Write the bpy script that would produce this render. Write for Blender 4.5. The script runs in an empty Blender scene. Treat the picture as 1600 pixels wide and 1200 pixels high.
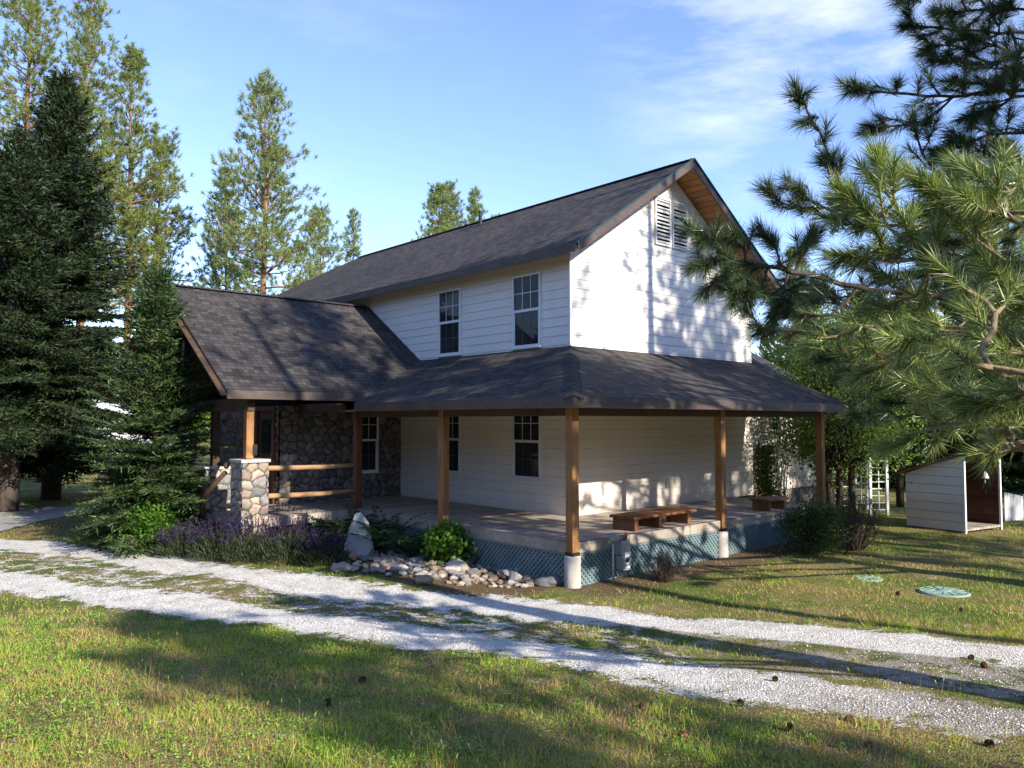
import bpy, math, random
import numpy as np
from mathutils import Vector, Matrix
rng = np.random.default_rng(7); random.seed(7)
SC = bpy.context.scene; COL = SC.collection
PI = math.pi

# ------------------------------------------------------------------ camera model and site frame
F = 1214.; HC = 2.47; PITCH = math.atan(58/F); A = math.radians(47.6)
U = (math.sin(A), math.cos(A)); V = (-math.cos(A), math.sin(A))
cp, sp = math.cos(PITCH), math.sin(PITCH)
def ray(x, y):
    a = (x-800)/F; b = -(y-600)/F
    return (a, cp-b*sp, sp+b*cp)
def at(x, y, Y):
    d = ray(x, y); t = Y/d[1]; return Vector((d[0]*t, Y, HC+d[2]*t))
def un_z(x, y, z):
    d = ray(x, y); t = (z-HC)/d[2]; return d[0]*t, d[1]*t
_d = ray(894.5, 868); O = (_d[0]/_d[1]*11.7, 11.7)
def W(u, v, z=0.): return Vector((O[0]+u*U[0]+v*V[0], O[1]+u*U[1]+v*V[1], z))
def uvof(X, Y):
    dx, dy = X-O[0], Y-O[1]; return dx*U[0]+dy*U[1], dx*V[0]+dy*V[1]
HROT = math.atan2(U[1], U[0])
def un_v(x, y, v):
    d = ray(x, y); dn = d[0]*V[0]+d[1]*V[1]; t = (v+O[0]*V[0]+O[1]*V[1])/dn
    return uvof(d[0]*t, d[1]*t)[0], HC+d[2]*t
def slope(Y):
    t = np.maximum(11.3-np.asarray(Y, float), 0)
    z = .077*np.where(t < 2, t*t/4, t-1)
    return np.minimum(z, .077*13)
def un_g(x, y):
    z = 0.
    for i in range(60):
        X, Y = un_z(x, y, z); z = .5*z+.5*float(slope(Y))
    return X, Y
def bump_h(X, Y):
    X = np.asarray(X, float); Y = np.asarray(Y, float)
    return .018*np.sin(X*1.7+Y*.6)*np.sin(Y*1.3-X*.4+1)+.01*np.sin(X*4.1+2*np.sin(Y*2.3))*np.sin(Y*3.7)
def gz(X, Y): return slope(Y)+bump_h(X, Y)
def G(x, y):
    X, Y = un_g(x, y); return Vector((X, Y, float(gz(X, Y))))

# ------------------------------------------------------------------ node material helpers
def new_mat(name):
    m = bpy.data.materials.new(name); m.use_nodes = True
    nt = m.node_tree; b = nt.nodes['Principled BSDF']
    return m, nt, b
def nd(nt, t, **kw):
    n = nt.nodes.new(t)
    for k, v in kw.items():
        if k.startswith('i_'): n.inputs[k[2:].replace('_', ' ')].default_value = v
        else: setattr(n, k, v)
    return n
def ramp(nt, fac, stops):
    r = nd(nt, 'ShaderNodeValToRGB'); e = r.color_ramp.elements
    while len(e) < len(stops): e.new(.5)
    for el, (p, c) in zip(e, stops):
        el.position = p; el.color = (*c, 1) if len(c) == 3 else c
    nt.links.new(fac, r.inputs['Fac']); return r.outputs['Color']
def mix(nt, a, b, f, mode='MIX'):
    m = nd(nt, 'ShaderNodeMix', data_type='RGBA', blend_type=mode)
    for s, i in ((f, 0), (a, 6), (b, 7)):
        if isinstance(s, (int, float)): m.inputs[i].default_value = s
        elif isinstance(s, tuple): m.inputs[i].default_value = (*s, 1)
        else: nt.links.new(s, m.inputs[i])
    return m.outputs[2]
def coords(nt, kind='Object', scale=(1, 1, 1), rot=(0, 0, 0)):
    t = nd(nt, 'ShaderNodeTexCoord'); mp = nd(nt, 'ShaderNodeMapping')
    mp.inputs['Scale'].default_value = scale; mp.inputs['Rotation'].default_value = rot
    nt.links.new(t.outputs[kind], mp.inputs['Vector']); return mp.outputs['Vector']
def noise(nt, vec, scale, detail=4, rough=.6):
    n = nd(nt, 'ShaderNodeTexNoise'); n.inputs['Scale'].default_value = scale
    n.inputs['Detail'].default_value = detail; n.inputs['Roughness'].default_value = rough
    if vec is not None: nt.links.new(vec, n.inputs['Vector'])
    return n.outputs['Fac']
def mth(nt, op, a, b=0.):
    n = nd(nt, 'ShaderNodeMath', operation=op)
    for i, s in enumerate((a, b)):
        if isinstance(s, (int, float)): n.inputs[i].default_value = s
        else: nt.links.new(s, n.inputs[i])
    return n.outputs[0]
def bump(nt, b, h, dist=.01, st=1.):
    n = nd(nt, 'ShaderNodeBump'); n.inputs['Distance'].default_value = dist; n.inputs['Strength'].default_value = st
    nt.links.new(h, n.inputs['Height']); nt.links.new(n.outputs['Normal'], b.inputs['Normal'])
def simple(name, c1, c2, scale=3., rough=.8, stretch=(1, 1, 1), bd=0., bscale=40., spec=.3):
    m, nt, b = new_mat(name); v = coords(nt, 'Object', stretch)
    nt.links.new(ramp(nt, noise(nt, v, scale, 5), [(.3, c1), (.7, c2)]), b.inputs['Base Color'])
    b.inputs['Roughness'].default_value = rough; b.inputs['Specular IOR Level'].default_value = spec
    if bd: bump(nt, b, noise(nt, v, bscale, 4), bd)
    return m
def foliage(name, stops, trans=.3, rough=.55, nscale=.7, spec=.3, tcol=None, rw=.5):
    """leaf surface: colour by single leaf and by clump, part of the light passes through"""
    m, nt, b = new_mat(name); out = nt.nodes['Material Output']
    g = nd(nt, 'ShaderNodeNewGeometry'); v = coords(nt)
    f = mth(nt, 'ADD', mth(nt, 'MULTIPLY', g.outputs['Random Per Island'], rw), mth(nt, 'MULTIPLY', noise(nt, v, nscale, 3), 1-rw))
    c = ramp(nt, f, stops); nt.links.new(c, b.inputs['Base Color'])
    b.inputs['Roughness'].default_value = rough; b.inputs['Specular IOR Level'].default_value = spec
    t = nd(nt, 'ShaderNodeBsdfTranslucent'); ms = nd(nt, 'ShaderNodeMixShader'); ms.inputs[0].default_value = trans
    nt.links.new(mix(nt, c, tcol or (1.3, 1.25, .5), 1., 'MULTIPLY'), t.inputs['Color'])
    nt.links.new(b.outputs[0], ms.inputs[1]); nt.links.new(t.outputs[0], ms.inputs[2]); nt.links.new(ms.outputs[0], out.inputs[0])
    return m
M = {}
def m_wall():
    m, nt, b = new_mat('painted_siding'); v = coords(nt)
    c = ramp(nt, noise(nt, v, .8, 5), [(.3, (.745, .69, .635)), (.7, (.81, .755, .70))])
    st = noise(nt, coords(nt, 'Object', (3, 3, .25)), 1.6, 5)
    c = mix(nt, c, (.50, .47, .43), mth(nt, 'MULTIPLY', mth(nt, 'SUBTRACT', st, .5), .55))
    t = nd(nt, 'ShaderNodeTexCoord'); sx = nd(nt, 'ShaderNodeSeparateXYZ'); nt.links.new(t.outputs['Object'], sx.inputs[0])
    c = mix(nt, mix(nt, c, (1.04, .99, .91), 1., 'MULTIPLY'), c, ramp(nt, mth(nt, 'SUBTRACT', sx.outputs['Z'], 2.2), [(.55, (0, 0, 0)), (.95, (1, 1, 1))]))  # warm bounce light under the porch put into the lower wall colour
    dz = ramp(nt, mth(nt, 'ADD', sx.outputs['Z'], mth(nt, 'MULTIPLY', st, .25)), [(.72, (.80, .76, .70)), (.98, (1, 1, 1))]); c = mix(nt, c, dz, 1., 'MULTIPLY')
    nt.links.new(c, b.inputs['Base Color']); b.inputs['Roughness'].default_value = .55
    bump(nt, b, noise(nt, coords(nt, 'Object', (1, 1, 8)), 22, 5), .0035)
    return m
def m_shingle():
    m, nt, b = new_mat('asphalt_shingles')
    t = nd(nt, 'ShaderNodeTexCoord'); uvv = t.outputs['UV']
    wob = nd(nt, 'ShaderNodeVectorMath', operation='ADD'); nz = nd(nt, 'ShaderNodeTexNoise'); nz.inputs['Scale'].default_value = 2.2
    nt.links.new(uvv, nz.inputs['Vector']); sc = nd(nt, 'ShaderNodeVectorMath', operation='SCALE'); sc.inputs['Scale'].default_value = .02
    nt.links.new(nz.outputs['Color'], sc.inputs[0]); nt.links.new(uvv, wob.inputs[0]); nt.links.new(sc.outputs[0], wob.inputs[1])
    br = nd(nt, 'ShaderNodeTexBrick', offset=.37, offset_frequency=1, squash=.62, squash_frequency=3)
    for k, x in (('Scale', 1.), ('Mortar Size', .005), ('Mortar Smooth', .3), ('Bias', .0), ('Brick Width', .17), ('Row Height', .125)): br.inputs[k].default_value = x
    br.inputs['Color1'].default_value = (.026, .024, .024, 1); br.inputs['Color2'].default_value = (.068, .062, .059, 1); br.inputs['Mortar'].default_value = (.012, .011, .011, 1)
    nt.links.new(wob.outputs[0], br.inputs['Vector'])
    g = nd(nt, 'ShaderNodeTexNoise'); g.inputs['Scale'].default_value = 260; nt.links.new(uvv, g.inputs['Vector'])
    c = mix(nt, br.outputs['Color'], ramp(nt, g.outputs['Fac'], [(.3, (.6, .6, .6)), (.75, (1.6, 1.55, 1.5))]), 1., 'MULTIPLY')
    w = noise(nt, uvv, .55, 5); c = mix(nt, c, ramp(nt, w, [(.3, (.75, .75, .78)), (.7, (1.3, 1.22, 1.15))]), 1., 'MULTIPLY')
    nt.links.new(c, b.inputs['Base Color']); b.inputs['Roughness'].default_value = .85; b.inputs['Specular IOR Level'].default_value = .25
    sx = nd(nt, 'ShaderNodeSeparateXYZ'); nt.links.new(wob.outputs[0], sx.inputs[0])
    saw = mth(nt, 'FRACT', mth(nt, 'DIVIDE', sx.outputs['Y'], .125))
    h = mth(nt, 'ADD', mth(nt, 'MULTIPLY', mth(nt, 'SUBTRACT', 1., saw), 1.), mth(nt, 'ADD', mth(nt, 'MULTIPLY', br.outputs['Fac'], -.7), mth(nt, 'MULTIPLY', g.outputs['Fac'], .35)))
    bump(nt, b, h, .013, .9); return m
def m_wood(name, c1, c2, axis, ring=9., rough=.6, board=None):
    m, nt, b = new_mat(name); s = [10, 10, 10]; s[axis] = .7
    v = coords(nt, 'Object', tuple(s))
    c = ramp(nt, noise(nt, v, 1.6, 6, .65), [(.28, c1), (.72, c2)])
    c = mix(nt, c, ramp(nt, noise(nt, coords(nt), 2.3, 3), [(.35, (.72, .7, .68)), (.7, (1.12, 1.1, 1.05))]), 1., 'MULTIPLY')
    h = noise(nt, v, 3, 4)
    if board:                                   # gaps between boards: axis across, pitch
        ax, pit = board; t = nd(nt, 'ShaderNodeTexCoord'); sx = nd(nt, 'ShaderNodeSeparateXYZ'); nt.links.new(t.outputs['Object'], sx.inputs[0])
        q = mth(nt, 'DIVIDE', sx.outputs[ax], pit); fr = mth(nt, 'FRACT', q)
        gap = mth(nt, 'LESS_THAN', mth(nt, 'ABSOLUTE', mth(nt, 'SUBTRACT', fr, .5)), .462)
        wn = nd(nt, 'ShaderNodeTexWhiteNoise', noise_dimensions='1D'); nt.links.new(mth(nt, 'FLOOR', q), wn.inputs['W'])
        c = mix(nt, c, ramp(nt, wn.outputs['Value'], [(0, (.78, .78, .8)), (1, (1.16, 1.13, 1.1))]), 1., 'MULTIPLY')
        c = mix(nt, (.02, .017, .014), c, gap); h = mth(nt, 'ADD', mth(nt, 'MULTIPLY', h, .2), gap)
    nt.links.new(c, b.inputs['Base Color']); b.inputs['Roughness'].default_value = rough; b.inputs['Specular IOR Level'].default_value = .3
    bump(nt, b, h, .004); return m
def m_glass():
    m, nt, b = new_mat('window_glass'); v = coords(nt)
    nt.links.new(ramp(nt, noise(nt, v, 1.5, 3), [(.3, (.012, .014, .016)), (.75, (.045, .046, .045))]), b.inputs['Base Color'])
    b.inputs['Roughness'].default_value = .03; b.inputs['IOR'].default_value = 1.45; b.inputs['Specular IOR Level'].default_value = .16
    n = noise(nt, v, 1.2, 1); bump(nt, b, n, .004, .4); return m
def m_vcol(name, rough=.8, bs=30., bd=.006):
    m, nt, b = new_mat(name); a = nd(nt, 'ShaderNodeAttribute', attribute_name='Col'); v = coords(nt)
    c = mix(nt, a.outputs['Color'], ramp(nt, noise(nt, v, 14, 6, .7), [(.25, (.55, .55, .55)), (.75, (1.35, 1.32, 1.3))]), 1., 'MULTIPLY')
    nt.links.new(c, b.inputs['Base Color']); b.inputs['Roughness'].default_value = rough
    bump(nt, b, noise(nt, v, bs, 5), bd); return m
def m_rock(name, stops, sc=3.):
    m, nt, b = new_mat(name); v = coords(nt); oi = nd(nt, 'ShaderNodeObjectInfo')
    f = mth(nt, 'ADD', mth(nt, 'MULTIPLY', noise(nt, v, sc, 6, .7), .55), mth(nt, 'MULTIPLY', oi.outputs['Random'], .45))
    nt.links.new(ramp(nt, f, stops), b.inputs['Base Color']); b.inputs['Roughness'].default_value = .8
    bump(nt, b, noise(nt, v, sc*6, 6), .012); return m
def m_ground():
    m, nt, b = new_mat('yard_ground'); t = nd(nt, 'ShaderNodeTexCoord'); v = t.outputs['Object']
    a = nd(nt, 'ShaderNodeAttribute', attribute_name='gravel').outputs['Fac']
    dd = nd(nt, 'ShaderNodeAttribute', attribute_name='bare').outputs['Fac']
    # soil, straw and short turf
    n1 = noise(nt, v, .55, 6, .62); n2 = noise(nt, v, 3.1, 6, .7); n3 = noise(nt, v, 26, 5, .7)
    soil = ramp(nt, n3, [(.25, (.045, .030, .016)), (.5, (.125, .085, .045)), (.8, (.26, .19, .10))])
    turf = ramp(nt, n3, [(.25, (.03, .045, .010)), (.55, (.10, .14, .025)), (.85, (.22, .24, .06))])
    straw = ramp(nt, n3, [(.25, (.10, .075, .03)), (.6, (.28, .21, .08)), (.85, (.46, .36, .15))])
    c = mix(nt, turf, straw, ramp(nt, mth(nt, 'ADD', mth(nt, 'MULTIPLY', n1, .6), mth(nt, 'MULTIPLY', n2, .4)), [(.44, (0, 0, 0)), (.56, (1, 1, 1))]))
    c = mix(nt, c, soil, ramp(nt, mth(nt, 'ADD', mth(nt, 'ADD', mth(nt, 'MULTIPLY', n2, .8), -.12), dd), [(.48, (0, 0, 0)), (.62, (1, 1, 1))]))
    # crushed white stone
    vo = nd(nt, 'ShaderNodeTexVoronoi'); vo.inputs['Scale'].default_value = 60; nt.links.new(v, vo.inputs['Vector'])
    vb = nd(nt, 'ShaderNodeTexVoronoi'); vb.inputs['Scale'].default_value = 95; nt.links.new(v, vb.inputs['Vector'])
    bw = nd(nt, 'ShaderNodeRGBToBW'); nt.links.new(vo.outputs['Color'], bw.inputs[0])
    gc = ramp(nt, bw.outputs[0], [(.1, (.46, .43, .39)), (.35, (.72, .68, .62)), (.8, (.88, .84, .77))])
    gc = mix(nt, gc, ramp(nt, vo.outputs['Distance'], [(.4, (1, 1, 1)), (.9, (.5, .48, .45))]), .7, 'MULTIPLY')
    gc = mix(nt, gc, ramp(nt, n2, [(.3, (.72, .68, .62)), (.65, (1.05, 1.05, 1.05))]), 1., 'MULTIPLY')
    fi = nd(nt, 'ShaderNodeAttribute', attribute_name='fines').outputs['Fac']; nf = noise(nt, v, 1.35, 6, .7)
    fk = ramp(nt, mth(nt, 'ADD', mth(nt, 'ADD', mth(nt, 'MULTIPLY', nf, .7), mth(nt, 'MULTIPLY', n3, .35)), mth(nt, 'SUBTRACT', fi, .12)), [(.46, (0, 0, 0)), (.80, (1, 1, 1))])
    gc = mix(nt, gc, mix(nt, soil, gc, .34), fk)
    edge = mth(nt, 'ADD', mth(nt, 'MULTIPLY', mth(nt, 'SUBTRACT', n3, .5), 1.6), mth(nt, 'ADD', mth(nt, 'MULTIPLY', mth(nt, 'SUBTRACT', n2, .5), 2.3), a))
    k = ramp(nt, edge, [(.42, (0, 0, 0)), (.56, (1, 1, 1))])
    c = mix(nt, c, gc, k); nt.links.new(c, b.inputs['Base Color']); b.inputs['Roughness'].default_value = .92; b.inputs['Specular IOR Level'].default_value = .15
    h = mth(nt, 'ADD', mth(nt, 'MULTIPLY', vo.outputs['Distance'], -.6), n3); bump(nt, b, h, .03, .9)
    return m
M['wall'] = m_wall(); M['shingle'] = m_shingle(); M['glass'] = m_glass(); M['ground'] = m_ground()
M['lap_shadow'] = simple('siding_lap_shadow', (.36, .33, .30), (.46, .43, .40), 6, .9)  # shadow line under each siding lap, painted as a dark strip
M['white'] = simple('white_vinyl', (.68, .68, .67), (.76, .76, .75), 2, .4)
M['trim'] = simple('white_trim', (.60, .58, .55), (.74, .72, .70), 5, .6)
M['fascia'] = m_wood('brown_fascia', (.070, .050, .043), (.115, .085, .075), 0, rough=.5)
M['cedar'] = m_wood('cedar_timber', (.21, .095, .036), (.44, .225, .085), 2, rough=.5)
M['redwood'] = m_wood('red_stained_timber', (.105, .036, .018), (.20, .075, .036), 2, rough=.5)
M['beam'] = m_wood('dark_beam', (.05, .03, .02), (.11, .065, .04), 1)
M['log'] = m_wood('peeled_log', (.42, .22, .10), (.62, .38, .20), 0, rough=.45)
M['bench'] = m_wood('stained_bench_wood', (.115, .046, .020), (.25, .110, .048), 0, rough=.5)
M['deck'] = m_wood('deck_boards', (.32, .275, .235), (.48, .42, .365), 0, rough=.6, board=('Y', .145))
M['rim'] = m_wood('deck_rim', (.30, .255, .205), (.42, .365, .30), 0, rough=.65)
M['soffit'] = m_wood('pine_soffit', (.40, .165, .05), (.62, .29, .10), 1, rough=.5, board=('X', .14))
M['ceil'] = m_wood('porch_ceiling', (.34, .25, .16), (.46, .35, .24), 1)
M['concrete'] = simple('concrete', (.36, .33, .29), (.50, .47, .42), 6, .9, bd=.004, bscale=60)
M['teal'] = simple('teal_lattice', (.10, .155, .16), (.17, .235, .24), 4, .7)
M['dark'] = simple('dark_void', (.008, .008, .008), (.014, .013, .012), 2, .95)
M['stone'] = m_vcol('river_stone')
M['metal'] = simple('galvanised_metal', (.30, .31, .32), (.46, .47, .47), 8, .45)
M['meter'] = simple('meter_paint', (.20, .22, .22), (.30, .32, .31), 9, .5)
M['rust'] = simple('rusty_pipe', (.10, .05, .03), (.25, .13, .07), 14, .8)
M['black'] = simple('black_plastic', (.012, .012, .012), (.03, .03, .03), 6, .5)
M['brass'] = simple('brass', (.45, .30, .10), (.6, .42, .16), 6, .35)
M['plate'] = simple('pale_plate', (.55, .56, .58), (.7, .7, .72), 30, .5)
M['lid'] = simple('green_plastic_lid', (.17, .27, .21), (.27, .37, .29), 7, .55, bd=.004)
M['barkP'] = simple('pine_bark', (.10, .048, .026), (.36, .19, .10), 7, .95, (1, 1, .3), .04, 9)
M['barkS'] = simple('spruce_bark', (.03, .022, .018), (.10, .075, .058), 9, .95, (1, 1, .35), .03, 12)
M['barkY'] = simple('young_pine_bark', (.12, .085, .05), (.33, .25, .14), 9, .9, (1, 1, 1), .012, 30)
M['barkB'] = simple('pale_bark', (.28, .23, .18), (.55, .50, .43), 5, .9, (1, 1, .4), .01, 20)
M['path'] = simple('worn_path', (.20, .185, .165), (.36, .34, .31), 5, .95, bd=.006, bscale=50)
M['shedin'] = m_wood('shed_lining', (.055, .022, .016), (.10, .045, .032), 0, board=('Z', .15))
M['ply'] = m_wood('shed_roof_ply', (.22, .12, .075), (.34, .20, .13), 0)
M['cone'] = simple('cone_scales', (.07, .032, .018), (.22, .105, .055), 22, .8)
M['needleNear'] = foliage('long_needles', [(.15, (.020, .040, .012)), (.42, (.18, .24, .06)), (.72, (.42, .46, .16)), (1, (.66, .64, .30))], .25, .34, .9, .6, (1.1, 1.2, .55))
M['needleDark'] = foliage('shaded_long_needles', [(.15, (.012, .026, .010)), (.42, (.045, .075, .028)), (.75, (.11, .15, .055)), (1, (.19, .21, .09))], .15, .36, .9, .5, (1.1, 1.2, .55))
M['needleDry'] = foliage('dry_needles', [(.2, (.14, .075, .03)), (.8, (.34, .20, .09))], .2)
M['needleMid'] = foliage('pine_needles', [(.2, (.08, .12, .035)), (.5, (.20, .25, .065)), (.8, (.34, .37, .11))], .35, .5, .35, .3)
M['needleFar'] = foliage('far_pine_needles', [(.2, (.085, .125, .05)), (.5, (.20, .26, .09)), (.8, (.34, .39, .14))], .35, .5, .3, .3)
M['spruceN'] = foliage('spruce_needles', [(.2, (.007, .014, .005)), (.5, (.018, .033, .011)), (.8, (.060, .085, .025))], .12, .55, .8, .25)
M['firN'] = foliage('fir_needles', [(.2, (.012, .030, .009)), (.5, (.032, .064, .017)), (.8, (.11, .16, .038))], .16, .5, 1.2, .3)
M['leaf'] = foliage('broad_leaves', [(.2, (.05, .10, .014)), (.5, (.12, .20, .03)), (.8, (.22, .30, .055))], .35, .45, 1.2)
M['leafDark'] = foliage('dark_leaves', [(.2, (.022, .042, .010)), (.5, (.055, .095, .020)), (.8, (.11, .16, .035))], .28, .45, 1.2)
M['leafBright'] = foliage('bright_leaves', [(.2, (.050, .12, .012)), (.5, (.095, .21, .022)), (.8, (.16, .28, .04))], .4, .45, 2)
M['fern'] = foliage('fern_fronds', [(.2, (.022, .052, .018)), (.5, (.042, .090, .028)), (.8, (.07, .125, .04))], .3, .5, 2)
M['lavLeaf'] = foliage('lavender_leaves', [(.2, (.022, .034, .016)), (.5, (.045, .062, .028)), (.8, (.085, .10, .045))], .2, .6, 2)
M['lavFlower'] = foliage('purple_spikes', [(.2, (.018, .011, .030)), (.5, (.040, .025, .062)), (.85, (.085, .056, .115))], .2, .6, 2, .2, (1, .9, 1.1))
M['twig'] = foliage('dry_twigs', [(.2, (.055, .035, .028)), (.8, (.16, .105, .08))], .05, .8, 2)
M['grass'] = foliage('grass_blades', [(.25, (.15, .30, .022)), (.42, (.32, .48, .05)), (.49, (.55, .55, .12)), (.55, (.58, .38, .16)), (.66, (.42, .24, .13)), (.8, (.70, .48, .26))], .38, .5, .95, .2, (1.15, 1.15, .6), .34)
M['clover'] = foliage('low_weeds', [(.2, (.10, .22, .022)), (.5, (.19, .35, .04)), (.8, (.28, .42, .08))], .35, .5, 2)
M['moss'] = foliage('far_wood_leaves', [(.2, (.012, .024, .010)), (.5, (.032, .055, .018)), (.8, (.075, .10, .03))], .2, .6, .15)

# ------------------------------------------------------------------ object helpers
def link(o, parent=None):
    COL.objects.link(o)
    if parent: o.parent = parent
    return o
def tag(o, label=None, cat=None, group=None, kind=None):
    for k, v in (('label', label), ('category', cat), ('group', group), ('kind', kind)):
        if v: o[k] = v
    return o
def thing(name, label, cat, loc=(0, 0, 0), rz=0., group=None):
    o = bpy.data.objects.new(name, None); o.empty_display_size = .2; link(o)
    o.location = loc; o.rotation_euler = (0, 0, rz); return tag(o, label, cat, group)
class MB:
    def __init__(s): s.v = []; s.f = []; s.m = []; s.uv = []
    def face(s, pts, mi=0, uv=None):
        n = len(s.v); s.v += [tuple(p) for p in pts]; s.f.append(tuple(range(n, n+len(pts)))); s.m.append(mi); s.uv.append(uv)
    def raw(s, vs, fs, mi=0):
        n = len(s.v); s.v += [tuple(p) for p in vs]
        for f in fs: s.f.append(tuple(i+n for i in f)); s.m.append(mi); s.uv.append(None)
    def box(s, a, b, mi=0):
        (x0, y0, z0), (x1, y1, z1) = (tuple(min(p, q) for p, q in zip(a, b)), tuple(max(p, q) for p, q in zip(a, b)))
        s.raw([(x0, y0, z0), (x1, y0, z0), (x1, y1, z0), (x0, y1, z0), (x0, y0, z1), (x1, y0, z1), (x1, y1, z1), (x0, y1, z1)],
              [(0, 3, 2, 1), (4, 5, 6, 7), (0, 1, 5, 4), (1, 2, 6, 5), (2, 3, 7, 6), (3, 0, 4, 7)], mi)
    def bar(s, p, q, w, h, mi=0, up=(0, 0, 1)):
        p = Vector(p); q = Vector(q); d = (q-p).normalized(); a = d.cross(Vector(up))
        if a.length < 1e-4: a = d.cross(Vector((1, 0, 0)))
        a.normalize(); b = a.cross(d).normalized(); a *= w/2; b *= h/2
        s.raw([p-a-b, p+a-b, p+a+b, p-a+b, q-a-b, q+a-b, q+a+b, q-a+b], [(0, 1, 2, 3), (7, 6, 5, 4), (4, 5, 1, 0), (5, 6, 2, 1), (6, 7, 3, 2), (7, 4, 0, 3)], mi)
    def tube(s, pts, radii, n=7, mi=0, cap=True):
        pts = [Vector(p) for p in pts]; rings = []; base = len(s.v); up = None
        for i, p in enumerate(pts):
            d = (pts[min(i+1, len(pts)-1)]-pts[max(i-1, 0)]).normalized()
            if up is None: up = d.orthogonal().normalized()
            up = (up-d*up.dot(d)).normalized(); c = d.cross(up)
            for k in range(n):
                a = 2*PI*k/n; s.v.append(tuple(p+(up*math.cos(a)+c*math.sin(a))*radii[i]))
        for i in range(len(pts)-1):
            for k in range(n):
                a = base+i*n+k; b = base+i*n+(k+1) % n
                s.f.append((a, b, b+n, a+n)); s.m.append(mi); s.uv.append(None)
        if cap:
            s.f.append(tuple(base+k for k in range(n))[::-1]); s.m.append(mi); s.uv.append(None)
            e = base+(len(pts)-1)*n; s.f.append(tuple(e+k for k in range(n))); s.m.append(mi); s.uv.append(None)
    def lathe(s, prof, n=16, mi=0, c=(0, 0)):
        base = len(s.v)
        for r, z in prof:
            for k in range(n): s.v.append((c[0]+r*math.cos(2*PI*k/n), c[1]+r*math.sin(2*PI*k/n), z))
        for i in range(len(prof)-1):
            for k in range(n):
                a = base+i*n+k; b = base+i*n+(k+1) % n; s.f.append((a, b, b+n, a+n)); s.m.append(mi); s.uv.append(None)
        s.f.append(tuple(base+k for k in range(n))[::-1]); s.m.append(mi); s.uv.append(None)
        e = base+(len(prof)-1)*n; s.f.append(tuple(e+k for k in range(n))); s.m.append(mi); s.uv.append(None)
    def build(s, name, mats, parent=None, smooth=False, bevel=0.):
        me = bpy.data.meshes.new(name); me.from_pydata(s.v, [], s.f)
        if not isinstance(mats, (list, tuple)): mats = [mats]
        for m in mats: me.materials.append(m)
        me.polygons.foreach_set('material_index', s.m)
        if any(u is not None for u in s.uv):
            ul = me.uv_layers.new(name='UVMap')
            for p, u in zip(me.polygons, s.uv):
                if u is not None:
                    for li, c in zip(p.loop_indices, u): ul.data[li].uv = c
        if smooth: me.polygons.foreach_set('use_smooth', [True]*len(me.polygons))
        me.update(); o = link(bpy.data.objects.new(name, me), parent)
        if bevel:
            b = o.modifiers.new('edge', 'BEVEL'); b.width = bevel; b.segments = 2; b.limit_method = 'ANGLE'
        return o
def np_obj(name, v, f, mats, parent=None, mi=None, smooth=False, attrs=None, color=None):
    me = bpy.data.meshes.new(name); v = np.ascontiguousarray(v, np.float32); f = np.ascontiguousarray(f, np.int32); k = f.shape[1]
    me.vertices.add(len(v)); me.vertices.foreach_set('co', v.ravel())
    me.loops.add(f.size); me.loops.foreach_set('vertex_index', f.ravel())
    me.polygons.add(len(f)); me.polygons.foreach_set('loop_start', np.arange(0, f.size, k, dtype=np.int32))
    try: me.polygons.foreach_set('loop_total', np.full(len(f), k, np.int32))
    except Exception: pass
    for m in (mats if isinstance(mats, (list, tuple)) else [mats]): me.materials.append(m)
    if mi is not None: me.polygons.foreach_set('material_index', np.asarray(mi, np.int32))
    if smooth: me.polygons.foreach_set('use_smooth', np.ones(len(f), bool))
    for n_, a in (attrs or {}).items():
        at_ = me.attributes.new(n_, 'FLOAT', 'POINT'); at_.data.foreach_set('value', np.asarray(a, np.float32))
    if color is not None:
        ca = me.color_attributes.new('Col', 'FLOAT_COLOR', 'POINT')
        ca.data.foreach_set('color', np.concatenate([color, np.ones((len(color), 1))], 1).astype(np.float32).ravel())
    me.update(); me.validate(); return link(bpy.data.objects.new(name, me), parent)
def copy_tree(o, parent=None):
    c = o.copy(); COL.objects.link(c)
    if parent: c.parent = parent
    for ch in list(o.children): copy_tree(ch, c)
    return c
nrm = lambda a: a/np.maximum(np.linalg.norm(a, axis=-1, keepdims=True), 1e-9)
def blades(B, D, L, Wd, r=rng):
    """thin triangles: base points B, directions D (scaled by L), base width Wd"""
    n = len(B); D = nrm(D); side = nrm(np.cross(D, r.normal(size=(n, 3)))); L = np.broadcast_to(L, (n,))[:, None]; Wd = np.broadcast_to(Wd, (n,))[:, None]
    v = np.empty((n, 3, 3)); v[:, 0] = B-side*Wd/2; v[:, 1] = B+side*Wd/2; v[:, 2] = B+D*L
    return v.reshape(-1, 3), np.arange(3*n).reshape(n, 3)
def leaves(B, D, L, Wd, r=rng):
    """pointed four-corner leaves"""
    n = len(B); D = nrm(D); side = nrm(np.cross(D, r.normal(size=(n, 3)))); L = np.broadcast_to(L, (n,))[:, None]; Wd = np.broadcast_to(Wd, (n,))[:, None]
    nn = np.cross(D, side); v = np.empty((n, 4, 3)); v[:, 0] = B; v[:, 1] = B+D*L*.5+side*Wd/2+nn*L*.08; v[:, 2] = B+D*L; v[:, 3] = B+D*L*.5-side*Wd/2+nn*L*.08
    return v.reshape(-1, 3), np.arange(4*n).reshape(n, 4)

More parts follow.
